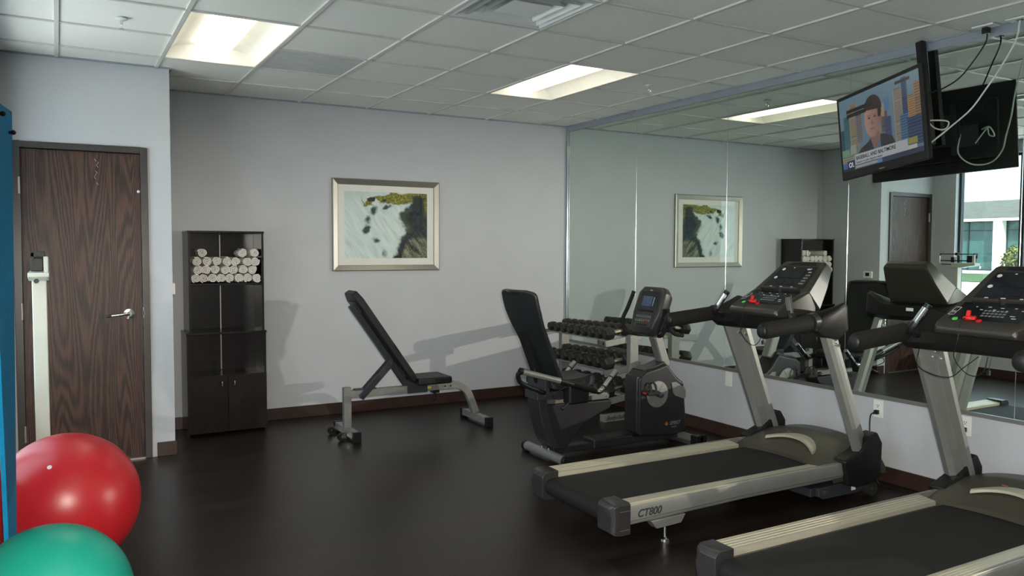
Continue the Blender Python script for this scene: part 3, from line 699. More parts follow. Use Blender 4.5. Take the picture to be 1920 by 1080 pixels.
# ------------------------------------------------------------ recumbent bike
def bike():
    yc = -2.24
    t = thing('recumbent_bike', 'dark grey recumbent exercise bike with a tall black mesh backrest', 'exercise bike', (-1.1, yc, 0))
    V_ = Vector
    # stabilisers
    rs = B().cyl((-1.64, yc-.25, .045), (-1.64, yc+.25, .045), .033, 20).build('rear_stabilizer', M['silver'], t)
    for s in (-1, 1):
        B().cyl((-1.64, yc+s*.25, .045), (-1.64, yc+s*.285, .045), .035, 20).box(-1.665, -1.615, yc+s*.268-.016, yc+s*.268+.016, 0, .03).build('end_cap', M['black'], rs, bevel=.003)
        B().cyl((-1.64, yc+s*.045, .07), (-1.64, yc+s*.045, .092), .009, 10).build('bolt', M['chrome'], rs)
    fs = B().cyl((-.42, yc-.20, .045), (-.42, yc+.20, .045), .032, 20).build('front_stabilizer', M['silver'], t)
    for s in (-1, 1): B().box(-.455, -.385, yc+s*.225-.035, yc+s*.225+.035, .0, .082).cyl((-.385, yc+s*.245-.015, .05), (-.385, yc+s*.245+.015, .05), .038, 20).build('end_cap', M['black'], fs, bevel=.006)
    B().box(-1.60, -.45, yc-.045, yc+.045, .035, .085).build('main_rail', M['bikegrey'], t, bevel=.008)
    B().prism([(-1.27, .04), (-1.27, .112), (-.93, .112), (-.88, .08), (-.88, .04)], 'y', yc-.075, yc+.075).build('rail_cover', M['bikegrey'], t, bevel=.014, seg=3)
    # seat pylon shell
    sil = spline([V_((-1.735, 0, .505)), V_((-1.722, 0, .36)), V_((-1.690, 0, .235)), V_((-1.652, 0, .135)), V_((-1.612, 0, .085))], 5)
    ril = spline([V_((-1.52, 0, .068)), V_((-1.38, 0, .205)), V_((-1.25, 0, .285)), V_((-1.125, 0, .330))], 5)
    inner = [(p.x, p.z) for p in sil]
    poly = inner+[(p.x, p.z) for p in ril]+[(-1.10, .372), (-1.118, .392), (-1.66, .405), (-1.69, .455)]
    B().prism(poly, 'y', yc-.070, yc+.070).build('seat_pylon', M['bikegrey'], t, bevel=.012, seg=3, angle=30)
    tr = [(p.x-.012, p.z+.004) for p in sil]+[(p.x+.055, p.z+(.004 if k < 18 else 0)) for k, p in reversed(list(enumerate(sil)))]
    B().prism(tr, 'y', yc-.080, yc+.080).build('pylon_trim', M['greypl'], t, bevel=.010, seg=3, angle=30)
    B().box(-1.73, -1.13, yc-.045, yc+.045, .400, .442).build('seat_rail', M['alu'], t, bevel=.004)
    B().box(-1.29, -1.145, yc-.073, yc-.066, .405, .436).cyl((-1.155, yc-.072, .42), (-1.155, yc-.080, .42), .008, 10).build('rail_end_plate', M['silver'], t)
    B().sphere((-1.125, yc, .415), .05, 18, 12, (.6, 1.0, .7)).build('rail_nose', M['hood'], t)
    # carriage and seat
    B().box(-1.76, -1.42, yc-.09, yc+.09, .445, .50).box(-1.72, -1.68, yc-.12, yc+.12, .47, .60).box(-1.50, -1.46, yc-.12, yc+.12, .45, .54).build('seat_carriage', M['darkmetal'], t, bevel=.004)
    rings = []
    for k in range(15):
        s_ = k/14; x = -1.70+.40*s_; hw = .19*(1-.35*max(0, s_-.55)**1.2/.45); e = .02 if k in (0, 14) else 0
        zt = .600-.015*math.sin(PI*s_)+.01*s_; zb = .525+e*.5
        rings.append([V_((x, yc-hw+e, zb)), V_((x, yc-hw+e*.5, (zt+zb)/2)), V_((x, yc-hw*.86, zt-e)), V_((x, yc-hw*.3, zt-.010-e)), V_((x, yc+hw*.3, zt-.010-e)), V_((x, yc+hw*.86, zt-e)), V_((x, yc+hw-e*.5, (zt+zb)/2)), V_((x, yc+hw-e, zb))])
    B().loft(rings).build('seat', M['vinyl'], t, bevel=.01, seg=3)
    # mesh backrest: curved panel from the seat to the shoulders
    prof = spline([V_((-1.585, 0, .56)), V_((-1.66, 0, .70)), V_((-1.735, 0, .86)), V_((-1.795, 0, .98)), V_((-1.835, 0, 1.09)), V_((-1.858, 0, 1.178)), V_((-1.876, 0, 1.204))], 5)
    def hwid(s_): return .150+.075*min(1, s_*1.6) if s_ < .8 else .225*math.sqrt(max(0.05, 1-((s_-.8)/.235)**2.4))
    n = len(prof)
    def bp(u, s_, off):
        q = s_*(n-1); i = min(int(q), n-2); p = prof[i].lerp(prof[i+1], q-i); h = hwid(s_)
        return V_((p.x-.035*(1-(2*u-1)**2)+off, yc+(2*u-1)*h, p.z))
    b = B(); rings = []
    for k in range(31):
        s_ = k/30; rings.append([bp(u/8, s_, 0) for u in range(9)]+[bp(u/8, s_, -.012) for u in range(8, -1, -1)])
    b.loft(rings).build('backrest_mesh', M['mesh'], t)
    rim = [bp(0, k/24, -.004) for k in range(25)]+[bp(u/6, 1, -.004) for u in range(1, 6)]+[bp(1, k/24, -.004) for k in range(24, -1, -1)]
    B().tube(rim, .013, 10).build('backrest_rim', M['greypl'], t)
    B().bar((-1.70, yc, .52), (-1.86, yc, .92), (0, 1, 0), .02, .006).build('backrest_support', M['black'], t, bevel=.003)
    # side handles
    for s, nm in ((-1, 'near'), (1, 'far')):
        y = yc+s*.26
        if s < 0: hb = B().tube([(-1.99, y, .690), (-1.69, y, .603)], .020, 16).build('arm_grip', M['silver'], t)
        if s < 0: B().tube([(-2.005, y+s*.0, .694), (-1.985, y, .688)], .0225, 16).tube([(-2.0, y, .690), (-2.005, y-s*.02, .66), (-1.96, y-s*.05, .60), (-1.80, y-s*.10, .53), (-1.72, y-s*.15, .50)], .016, 12, 4).build('grip_end', M['black'], hb)
        B().tube([(-1.69, y, .603), (-1.55, y, .560), (-1.39, y, .508)], .021, 16).build('arm_sleeve', M['black'], t)
        ch = B().tube([(-1.395, y, .509), (-1.36, y, .503), (-1.325, y, .528), (-1.28, y, .573), (-1.215, y, .637)], .0185, 16, 5).build('pulse_grip', M['chrome'], t)
        B().tube([(-1.262, y, .590), (-1.256, y, .596)], .0205, 16).tube([(-1.325, y, .528), (-1.318, y, .535)], .0205, 16).build('grip_ring', M['black'], ch)
        B().box(-1.60, -1.43, yc+s*.20-.045, yc+s*.20+.045, .425, .565).build('carriage_cover', M['black'], t, bevel=.018, seg=3)
    B().tube([(-1.62, yc-.25, .56), (-1.70, yc-.27, .54), (-1.74, yc-.25, .50), (-1.68, yc-.22, .47), (-1.60, yc-.22, .475)], .0035, 8, 6).build('pulse_cable', M['black'], t)
    B().tube([(-1.56, yc-.20, .47), (-1.62, yc-.24, .432), (-1.655, yc-.25, .415)], .010, 12, 4).sphere((-1.66, yc-.252, .413), .014, 12, 8).build('seat_lever', M['black'], t)
    # drive housing
    hp = [(-.872, .530), (-.870, .13), (-.853, .09), (-.53, .062), (-.41, .085), (-.395, .10), (-.43, .468), (-.505, .520), (-.60, .625), (-.70, .600), (-.815, .582)]
    B().prism(hp, 'y', yc-.088, yc+.088).build('drive_housing', M['bikegrey'], t, bevel=.022, seg=4, angle=30)
    B().prism([(-.887, .510), (-.884, .14), (-.872, .11), (-.832, .10), (-.842, .54), (-.877, .55)], 'y', yc-.075, yc+.075).build('housing_trim', M['greypl'], t, bevel=.012, seg=3)
    B().prism([(-.82, .590), (-.70, .612), (-.61, .640), (-.53, .53), (-.49, .50), (-.60, .555), (-.81, .552)], 'y', yc-.065, yc+.065).build('housing_cap', M['greypl'], t, bevel=.010, seg=3)
    for s in (-1, 1):
        yy = yc+s*.089
        hub = B().lathe([(0, 0), (.100, 0), (.103, .004), (.098, .009), (.05, .012), (0, .012)], 40, (-.700, yy, .400), (0, s, 0)).build('crank_cover', M['silver'], t)
        for k in range(6):
            a_ = k*PI/3; hub_sp = V_((math.cos(a_), 0, math.sin(a_)))
            B().bar(V_((-.700, yy+s*.0125, .40))+hub_sp*.03, V_((-.700, yy+s*.0105, .40))+hub_sp*.092, hub_sp.cross(V_((0, 1, 0))), .002, .001).build('cover_rib', M['key'], hub)
        acc = [(-.565, .478), (-.520, .480), (-.435, .432), (-.420, .405), (-.418, .352), (-.442, .342), (-.525, .372), (-.545, .395)]
        B().prism(acc, 'y', yc+s*.087, yc+s*.094).build('housing_accent', M['silver'], t, bevel=.003)
        # crank and pedal
        ca = .42 if s < 0 else .42+PI
        ce = V_((-.700-.165*math.cos(ca), yc+s*.135, .400+.165*math.sin(ca)*.6))
        cr_ = B().bar(V_((-.700, yc+s*.125, .400)), ce, (1, 0, .2), .014, .007).cyl((-.700, yc+s*.10, .40), (-.700, yc+s*.145, .40), .022, 18).build('crank_arm', M['darkmetal'], t, bevel=.003)
        pd = B().box(ce.x-.055, ce.x+.055, ce.y+s*.015 if s > 0 else ce.y-.105, ce.y+.105 if s > 0 else ce.y-.015, ce.z-.014, ce.z+.014).build('pedal', M['rubber'], t, bevel=.008, seg=3)
        y_in, y_out = ce.y+s*.02, ce.y+s*.10
        for dx in (-.025, .02):
            B().tube([(ce.x+dx, y_in, ce.z+.012), (ce.x+dx, y_in+s*.01, ce.z+.055), (ce.x+dx, (y_in+y_out)/2, ce.z+.075), (ce.x+dx, y_out-s*.01, ce.z+.055), (ce.x+dx, y_out, ce.z+.012)], .011, 8, 4, True, .25).build('pedal_strap', M['rubber'], pd)
        B().box(ce.x-.058, ce.x-.055, min(y_in, y_out)+.02, max(y_in, y_out)-.02, ce.z-.006, ce.z+.006).build('reflector', M['redbtn'], pd)
    B().text('SPIRIT', .040, (-.575, yc-.0885, .150), (1, 0, 0), (0, 0, 1), .0006, 'LEFT', .2, .0008).text('FITNESS', .016, (-.560, yc-.0885, .128), (1, 0, 0), (0, 0, 1)).build('side_logo', M['key'], t)
    B().prism([(-.622, .162), (-.606, .182), (-.588, .160), (-.602, .146)], 'y', yc-.0895, yc-.0875).build('logo_mark', M['orange'], t)
    # console mast
    B().bar((-.655, yc, .84), (-.560, yc, .585), (0, 1, 0), .040, .040).build('mast', M['silver'], t, bevel=.014, seg=3)
    B().obox((-.622-.043, yc, .765), (-.35, 0, .94), (0, 1, 0), (.94, 0, .35), .05, .018, .001).build('warning_sticker', M['print'], t)
    # console: tall rounded housing facing back towards the rider
    up = V_((.125, 0, .335)).normalized(); nn = V_((-up.z, 0, up.x)); rt = V_((0, -1, 0)); c0 = V_((-.735, yc, 1.032))
    def cp(u, v, w): return c0+rt*u+up*v+nn*w
    def outline(k, w, shr=0):
        out = []
        pts = [(-.110, .190), (.110, .190), (.152, .146), (.156, -.02), (.130, -.150), (.092, -.188), (-.092, -.188), (-.130, -.150), (-.156, -.02), (-.152, .146)]
        return [cp(a*(1-shr), b_*(1-shr), w) for a, b_ in pts]
    B().loft([outline(0, .012, .10), outline(0, 0, 0), outline(0, -.050, 0), outline(0, -.095, .10)], True, False).build('console_case', M['greypl'], t, bevel=.012, seg=3)
    fw = .0135
    fp = B().add([cp(-.102, .148, fw), cp(.102, .148, fw), cp(.118, .05, fw), cp(.108, -.13, fw), cp(-.108, -.13, fw), cp(-.118, .05, fw)], [(0, 1, 2, 3, 4, 5)]).build('console_face', M['lcd'], t, recalc=False)
    def quad(u0, u1, v0, v1, w, nm, m, par=fp, th=.002):
        b = B(); b.obox(cp((u0+u1)/2, (v0+v1)/2, w), rt, up, nn, (u1-u0)/2, (v1-v0)/2, th/2); return b.build(nm, m, par)
    quad(-.068, .045, .030, .108, fw+.001, 'display_screen', M['lcdblue'])
    quad(-.085, .085, -.012, -.004, fw+.006, 'reading_ledge', M['black'], fp, .014)
    for k in range(6): quad(.058, .066, .035+k*.012, .041+k*.012, fw+.001, 'side_key', M['print'])
    for r in range(2):
        for k in range(8):
            m_ = M['greenbtn'] if (r, k) == (1, 2) else M['redbtn'] if (r, k) in ((1, 5), (1, 6)) else M['key']
            quad(-.085+k*.022, -.073+k*.022, -.062-r*.030, -.052-r*.030, fw+.001, 'button', m_)
            quad(-.085+k*.022, -.076+k*.022, -.048-r*.030, -.046-r*.030, fw+.0008, 'key_caption', M['print'])
    B().text('SPIRIT', .012, cp(0, .152, fw-.001), rt, up, .0004, 'CENTER').build('console_logo', M['print'], fp)
    b = B(); 
    quad(-.06, .06, -.125, -.112, fw, 'speaker_slot', M['black'])
    # handlebars as the photo shows them
    far = [(-.66, yc+.05, .835), (-.74, yc+.16, .842), (-.775, yc+.215, .875), (-.795, yc+.225, .945), (-.745, yc+.222, 1.045), (-.690, yc+.22, 1.165)]
    near = [(-.66, yc-.05, .835), (-.69, yc-.12, .85), (-.69, yc-.165, .90), (-.68, yc-.175, 1.0), (-.675, yc-.17, 1.05)]
    B().tube(far, .0155, 14, 5).build('handlebar', M['foam'], t)
    B().tube([(-.675, yc-.17, 1.05), (-.68, yc-.175, .97), (-.66, yc-.18, .90), (-.62, yc-.19, .862), (-.545, yc-.19, .848)], .0155, 14, 5).tube(near[:3], .0155, 14, 4).build('handlebar', M['foam'], t)
bike()

# ------------------------------------------------------------ dumbbell rack
RY0, RY1 = -1.43, -.33
TIER = [(.708, .045), (.445, .055), (.195, .055)]
def rack():
    t = thing('dumbbell_rack', 'grey steel three-tier dumbbell rack against the mirror wall behind the exercise bike', 'dumbbell rack', (-.33, (RY0+RY1)/2, 0))
    for y in (RY0, RY1):
        B().bar((-.235, y, .03), (-.235, y, .74), (0, 1, 0), .028, .045).build('upright', M['benchsilver'], t, bevel=.004)
        b = B().box(-.56, -.12, y-.032, y+.032, 0, .062); f = b.build('base_foot', M['benchsilver'], t, bevel=.004)
        if y == RY0: B().text('Body-Solid', .050, (-.535, y-.033, .018), (1, 0, 0), (0, 0, 1), .0006, 'LEFT', .35, .0006).build('maker_name', M['darkprint'], f)
    for z, sl in TIER:
        for y in (RY0+.02, RY1-.02):
            B().bar((-.52, y, z-.035), (-.13, y, z-.035+sl), (0, 1, 0), .012, .028).build('tier_bracket', M['benchsilver'], t, bevel=.003)
        for x, dz in ((-.435, .002), (-.245, .030)):
            B().box(x-.022, x+.022, RY0+.03, RY1-.03, z-.022+dz, z-.010+dz).build('tier_rail', M['benchsilver'], t, bevel=.001)
rack()
def dumbbell(r, hl, gap, name='dumbbell'):
    t = bpy.data.objects.new(name, None); C.objects.link(t); t.empty_display_size = .03
    for s in (-1, 1):
        xs = [gap/2, gap/2+hl*.18, gap/2+hl*.82, gap/2+hl]; rs_ = [r*.80, r, r, r*.80]
        rings = [[Vector((s*x, q*math.cos(k*PI/3), q*math.sin(k*PI/3))) for k in range(6)] for x, q in zip(xs, rs_)]
        hd = B().loft(rings, True, False).build('dumbbell_head', M['hex'], t, bevel=.003)
        B().lathe([(0, 0), (.020, 0), (.020, .002), (.016, .002), (.0, .0015)], 18, (s*(gap/2+hl), 0, 0), (s, 0, 0)).build('head_cap', M['darkmetal'], hd)
    B().tube([(-gap/2, 0, 0), (-gap/4, 0, 0), (0, 0, 0), (gap/4, 0, 0), (gap/2, 0, 0)], [.0135, .016, .0175, .016, .0135], 16).build('handle', M['steelrough'], t)
    return t
def dumbbells():
    protos = [dumbbell(.050, .084, .098), dumbbell(.056, .094, .100), dumbbell(.061, .100, .104)]; used = [False]*3; index_kids()
    names = ['top tier', 'middle tier', 'bottom tier']; cnt = [9, 8, 7]; kk = 0
    ords = ['nearest the camera', 'second from the near end', 'third from the near end', 'fourth from the near end', 'fifth from the near end', 'fourth from the back wall', 'third from the back wall', 'second from the back wall', 'next to the back wall']
    for ti, (z, sl) in enumerate(TIER):
        n = cnt[ti]; r = (.050, .056, .061)[ti]
        for k in range(n):
            y = RY0+.085+(RY1-RY0-.165)*k/(n-1)
            o = protos[ti] if not used[ti] else copy_tree(protos[ti]); used[ti] = True
            sc_ = 1.13-.25*k/(n-1); o.scale = (sc_**.5, sc_, sc_); o.location = (-.340, y, z+.010+r*.875*sc_); o.rotation_euler = (0, -math.atan2(.028, .19), 0)
            q = ords[k] if k < 5 else ords[9-(n-k)]
            tag(o, 'black hex dumbbell on the %s of the rack, %s' % (names[ti], q), 'dumbbell', 'hex dumbbells on the rack')
dumbbells()

# ------------------------------------------------------------ treadmills
def treadmill(yc):
    V_ = Vector
    t = thing('treadmill', 'farther treadmill, its whole deck in view, with CT800 on the side', 'treadmill', (-1.2, yc, 0))
    B().box(-2.20, -.62, yc-.29, yc+.29, .105, .185).build('deck_frame', M['black'], t, bevel=.006)
    # belt around its rollers
    rr = .048; cx = -2.238; cz = .160; ring = []
    for k in range(13): a_ = PI/2+PI*k/12; ring.append((cx+rr*math.cos(a_), cz+rr*math.sin(a_)))
    prof = [(-.64, cz+rr), (-1.4, cz+rr)]+ring+[(-1.4, cz-rr), (-.64, cz-rr)]
    B().loft([[V_((p[0], yc-.260, p[1])) for p in prof], [V_((p[0], yc+.260, p[1])) for p in prof]], True, True).build('running_belt', M['belt'], t, angle=50)
    for s in (-1, 1):
        y_in, y_out = yc+s*.276, yc+s*.385
        sec = [(y_in, .205), (y_in, .226)]
        for k in range(5):
            a_ = y_in+s*(.012+.019*k); sec += [(a_, .2275+.002*(k+1)), (a_+s*.015, .2275+.002*(k+1)), (a_+s*.0165, .2255+.002*(k+1)), (a_+s*.0175, .2255+.002*(k+1))]
        sec += [(y_out-s*.004, .240), (y_out, .236), (y_out, .218), (y_out-s*.03, .205)]
        r = B().loft([[V_((x, p[0], p[1])) for p in sec] for x in (-2.225, -.79)], True, False).build('foot_rail', M['champ'], t, angle=20)
        k_ = [(y_out-s*.02, .225), (y_out+s*.002, .222), (y_out+s*.006, .214), (y_out+s*.006, .150), (y_out+s*.001, .146), (y_out+s*.001, .138), (y_out-s*.004, .128), (y_out-s*.03, .122)]
        B().loft([[V_((x, p[0], p[1]+.016*(x > -1.5))) for p in k_] for x in (-2.225, -1.4, -.60)], True, False).build('side_skirt', M['silver'], t, bevel=.002)
        # rear end cap
        b = B(); yo, yi = yc+s*.397, yc+s*.262
        ringsc = []
        for x, ins in ((-2.195, 0), (-2.262, 0), (-2.288, .010), (-2.302, .032)):
            zb, zt = .085+ins*.5, .246-ins*.8
            ringsc.append([V_((x, yi, zb)), V_((x, yo-s*ins, zb)), V_((x, yo-s*ins*.5, .17)), V_((x, yo-s*ins, zt-.008)), V_((x, yo-s*(ins+.012), zt)), V_((x, yi, zt))])
        ec = b.loft(ringsc, True, False).build('end_cap', M['greypl'], t, bevel=.008, seg=3)
        B().box(-2.262, -2.20, min(yo, yo+s*.002)-.0005, max(yo, yo+s*.002)+.0005, .206, .209).box(-2.262, -2.20, min(yo, yo+s*.002)-.0005, max(yo, yo+s*.002)+.0005, .112, .115).build('cap_groove', M['alu'], ec)
        f = B().prism([(-2.06, .128), (-1.83, .132), (-1.86, .088), (-2.02, .082)], 'y', yc+s*.33, yc+s*.389).build('foot_bracket', M['silver'], t, bevel=.004)
        B().cyl((-1.945, yc+s*.36, .09), (-1.945, yc+s*.36, .018), .008, 12).lathe([(0, 0), (.024, 0), (.022, .012), (.010, .022), (0, .022)], 20, (-1.945, yc+s*.36, 0)).build('leveling_foot', M['chrome'], f)
        # upright with its boot
        pT, pB = V_((-.765, yc+s*.365, 1.05)), V_((-.435, yc+s*.365, .285))
        la = V_((math.cos(math.radians(20)), -s*math.sin(math.radians(20)), 0)); sh = V_((-s*la.y*0, 0, 0)); wa = V_((-la.y, la.x, 0))
        rings = []
        for q in (pB, pB.lerp(pT, .5), pT):
            rings.append([q+la*a*(.086 if q is pT else .078)+wa*c*.032*(1 if abs(a) < .9 else .55) for a, c in ((-1, -1), (-.6, -1), (.05, -1), (.09, -.86), (.6, -1), (1, -1), (1, 1), (.6, 1), (.09, .86), (.05, 1), (-.6, 1), (-1, 1))])
        up = B().loft(rings, True, True).build('upright', M['silver'], t, angle=25)
        for a, dz in ((.01, .095), (-.012, .130), (.034, .145)):
            q = pT.lerp(pB, dz); out = -wa if wa.y > 0 else wa
            B().cyl(q+la*a+out*.028, q+la*a+out*.041, .0085, 12).build('bolt', M['chrome'], up)
        bt = [(-.635, .255), (-.60, .105), (-.52, .085), (-.36, .088), (-.300, .13), (-.295, .33), (-.345, .40), (-.43, .375), (-.50, .300)]
        B().prism(bt, 'y', yc+s*.325, yc+s*.420).build('upright_boot', M['black'], t, bevel=.014, seg=3)
        # handlebars with collars and pulse sticks
        hb = B().tube([(-1.300, yc+s*.385, 1.052), (-1.285, yc+s*.385, 1.054), (-.90, yc+s*.385, 1.086)], [.040, .046, .046], 20, 0, True, .92).build('handlebar', M['foam'], t)
        B().sphere((-1.302, yc+s*.385, 1.052), .0385, 20, 12, (.45, .92, 1)).build('handlebar_cap', M['black'], hb)
        B().tube([(-.925, yc+s*.385, 1.086), (-.885, yc+s*.385, 1.090)], .050, 20).build('handlebar_collar', M['greypl'], hb)
        g0, g1 = V_((-.985, yc+s*.305, 1.110)), V_((-.945, yc+s*.243, 1.232))
        pg = B().tube([V_((-.885, yc+s*.335, 1.075)), V_((-.955, yc+s*.318, 1.085)), g0, g0.lerp(g1, .5), g1], .0185, 14, 3).build('pulse_grip', M['black'], t)
        gd = (g1-g0).normalized()
        for a_ in (-.9, -.45, 0, .45, .9):
            sd = V_((-1, -.4, .35)); sd = (sd-gd*sd.dot(gd)).normalized(); tn = gd.cross(sd); dn = sd*math.cos(a_)+tn*math.sin(a_)
            B().bar(g0.lerp(g1, .12)+dn*.0185, g0.lerp(g1, .86)+dn*.0185, gd.cross(dn), .0036, .0012).build('contact_plate', M['chrome'], pg)
    B().text('CT800', .054, (-2.150, yc-.3915, .163), (1, 0, 0), (0, 0, 1), .0006, 'LEFT', .25, .0014).build('side_lettering', M['darkprint'], t)
    # motor hood: arched rear edge, crowned top, drops at the front
    def hz(x, v):
        k = (x+.78)/.60; z = float(np.interp(k, [0, .08, .3, .55, .8, .92, 1.0], [.232, .252, .300, .338, .340, .300, .235]))
        return z-.055*abs(v)**2.6-.02*(abs(v)**2)*k
    def hf(u, w):
        v = 2*w-1; rear = -.800+.085*(1-v*v); x = rear+(-.185-.03*v*v-rear)*u
        return V_((x, yc+v*.385, hz(-.78+.60*u, v)))
    b = B(); NU, NW = 22, 22; b.grid(hf, NU, NW)
    top = [[hf(i/NU, j/NW) for j in range(NW+1)] for i in range(NU+1)]
    edge = top[0]+[r_[-1] for r_ in top[1:]]+top[-1][::-1][1:]+[r_[0] for r_ in top[::-1][1:-1]]
    low = [V_((p.x, p.y, .125 if p.x > -.7 else .19)) for p in edge]
    b.loft([edge, low], False, True)
    hood = b.build('motor_hood', M['hood'], t, angle=42)
    # dark inset behind the handle and the silver handle itself
    def on(x, v, dz=.002): u = (x-(-.800+.085*(1-v*v)))/(-.185-.03*v*v-(-.800+.085*(1-v*v))); return V_((x, yc+v*.385, hz(-.78+.60*u, v)+dz))
    rings = []
    for k in range(25):
        s_ = -1+2*k/24; v = -.02+s_*.52; w = .016+.040*(1-s_*s_)**.5; xc = -.560-.085*s_*s_+.015*s_
        p = on(xc, v, 0); rings.append([p+V_((-w*.5, 0, .000)), p+V_((-w*.5, 0, .014)), p+V_((0, 0, .022)), p+V_((w, 0, .018)), p+V_((w, 0, .0))])
    sh = B().loft(rings, True, True).build('hood_handle', M['champ'], t, angle=40)
    B().box(-.575, -.545, yc-.01, yc+.05, .300, .3005).build('handle_underside', M['black'], sh)
    p = on(-.552, .18, .026); B().obox(p, (0, 1, 0), (1, 0, .1), (0, 0, 1), .014, .005, .001).build('handle_badge', M['orange'], sh)
    # incline frame and transport wheels under the front
    B().box(-.82, -.32, yc-.33, yc+.33, .045, .095).build('incline_frame', M['darkmetal'], t, bevel=.004)
    for s in (-1, 1):
        w = B().prism([(-.80, .055), (-.80, .105), (-.42, .118), (-.38, .06), (-.44, .035), (-.76, .035)], 'y', yc+s*.345, yc+s*.372).build('incline_arm', M['darkmetal'], t, bevel=.004)
        B().cyl((-.345, yc+s*.345, .045), (-.345, yc+s*.395, .045), .045, 24).build('transport_wheel', M['rubber'], t)
        B().cyl((-.345, yc+s*.395, .045), (-.345, yc+s*.400, .045), .010, 12).cyl((-.745, yc+s*.372, .075), (-.745, yc+s*.375, .075), .014, 14).build('axle_bolt', M['chrome'] if s < 0 else M['darkmetal'], w)
    B().box(-.515, -.478, yc-.3735, yc-.372, .055, .100).build('serial_label', M['white'], t)
    # cross beam shroud
    def sec(v):
        a = abs(v); k = max(0, (a-.55)/.45); up_ = .075*k
        return [(-.875-.0*k, 1.000), (-.925+.02*(1-k), 1.035), (-.915, 1.088+.012*k), (-.86, 1.110+.02*k), (-.74, 1.120+up_*.75), (-.62-.06*k, 1.128+up_), (-.565-.085*k, 1.108+up_), (-.555-.085*k, 1.03), (-.60-.07*k, 1.005), (-.72, .985-.01*k)]
    rings = []
    for v in [-1, -.985, -.95]+[-.9+1.8*k/18 for k in range(19)]+[.95, .985, 1]:
        s_ = sec(v); sc_ = {1: .78, .985: .92, .95: .985}.get(abs(v), 1)
        bow = .03*(1-abs(v)**2)
        rings.append([V_((-.74+(p[0]+.74)*sc_-bow*0+(.05*(1-v*v) if p[0] < -.8 else 0), yc+v*.430, 1.07+(p[1]-1.07)*sc_)) for p in s_])
    B().loft(rings, True, True).build('cross_beam', M['beam'], t, bevel=.006, angle=35)
    B().box(-.5585, -.5560, yc-.02, yc+.035, 1.070, 1.092).build('rear_sticker', M['white'], t)
    # console lower deck
    rings = []
    for x, h, zt, zb in ((-.985, .175, 1.134, 1.118), (-.975, .192, 1.144, 1.104), (-.945, .202, 1.158, 1.096), (-.86, .208, 1.196, 1.098), (-.74, .218, 1.246, 1.10), (-.66, .205, 1.20, 1.10)):
        rings.append([V_((x, yc-h, zb)), V_((x, yc-h, zt-.006)), V_((x, yc-h+.010, zt)), V_((x, yc+h-.010, zt)), V_((x, yc+h, zt-.006)), V_((x, yc+h, zb))])
    low_ = B().loft(rings, True, True).build('console_deck', M['console'], t, bevel=.006, angle=25)
    rings = []
    for s_ in (0, .5, .93, 1.0):
        f = V_((-.745, 0, 1.243)).lerp(V_((-.520, 0, 1.424)), s_); bk = V_((-.635, 0, 1.125)).lerp(V_((-.462, 0, 1.388)), s_)
        h = .218+(.163-.218)*s_-(.012 if s_ == 1 else 0); bulge = .012*math.sin(PI*s_)
        if s_ == 1: bk = bk.lerp(f, .3)
        rings.append([V_((f.x, yc-h, f.z)), V_((f.x, yc+h, f.z)), V_((bk.x+bulge, yc+h, bk.z)), V_((bk.x+bulge, yc-h, bk.z))])
    hi = B().loft(rings, True, True).build('console_display', M['console'], t, bevel=.012, seg=3, angle=35)
    # surface coordinates on the two faces: a = 0 left .. 1 right (seen by the runner), c = 0 bottom .. 1 top
    def face(p0, p1, h0, h1):
        p0, p1 = V_(p0), V_(p1); u = (p1-p0).normalized(); n_ = V_((-u.z, 0, u.x)); L = (p1-p0).length
        def P(a, c, off=.0015):
            h = h0+(h1-h0)*c; q = p0.lerp(p1, c); return V_((q.x, yc+h-2*h*a, q.z))+n_*off
        return P, u, n_
    PU, uu, nu_ = face((-.745, 0, 1.243), (-.520, 0, 1.424), .218, .163)
    PL, ul, nl_ = face((-.945, 0, 1.159), (-.74, 0, 1.247), .202, .218)
    R_ = V_((0, -1, 0))
    def panel(P, n_, a0, a1, c0, c1, nm, m, par, off=.001, th=.0015):
        tl, tr_, br_, bl = P(a0, c1, off), P(a1, c1, off), P(a1, c0, off), P(a0, c0, off)
        return B().loft([[bl, br_, tr_, tl], [q+n_*th for q in (bl, br_, tr_, tl)]], True, False).build(nm, m, par)
    bez = panel(PU, nu_, .12, .88, .12, .80, 'display_bezel', M['lcd'], hi)
    panel(PU, nu_, .22, .80, .86, .96, 'fan_grille', M['black'], hi)
    for a0, a1, c0, c1 in ((.24, .70, .42, .74), (.30, .44, .20, .34), (.50, .62, .20, .34)): panel(PU, nu_, a0, a1, c0, c1, 'readout_window', M['lcd'], bez, .003)
    B().text('SPIRIT', .017, PU(.66, .70, .003), R_, uu, .0004, 'LEFT', .25, .0006).build('display_logo', M['print'], bez)
    for a, c, sz in ((.20, .70, .012), (.20, .42, .012)):
        p = PU(a, c, .003); B().lathe([(sz*.7, 0), (sz, 0), (sz, .001), (sz*.7, .001)], 24, p, nu_).obox(p+nu_*.0006, R_, uu, nu_, sz*.5, .0015, .0005).build('pulse_icon', M['print'], bez)
    for a, c, w in ((.80, .62, .022), (.27, .13, .018), (.46, .13, .022), (.66, .13, .016), (.40, .76, .010)): B().obox(PU(a, c, .003), R_, uu, nu_, w*.5, .0028, .0005).build('display_caption', M['print'], bez)
    for k in range(4): B().obox(PU(.80-.008*k, .52-k*.09, .003), R_, uu, nu_, .016, .006, .0005).build('zone_block', M['key'], bez)
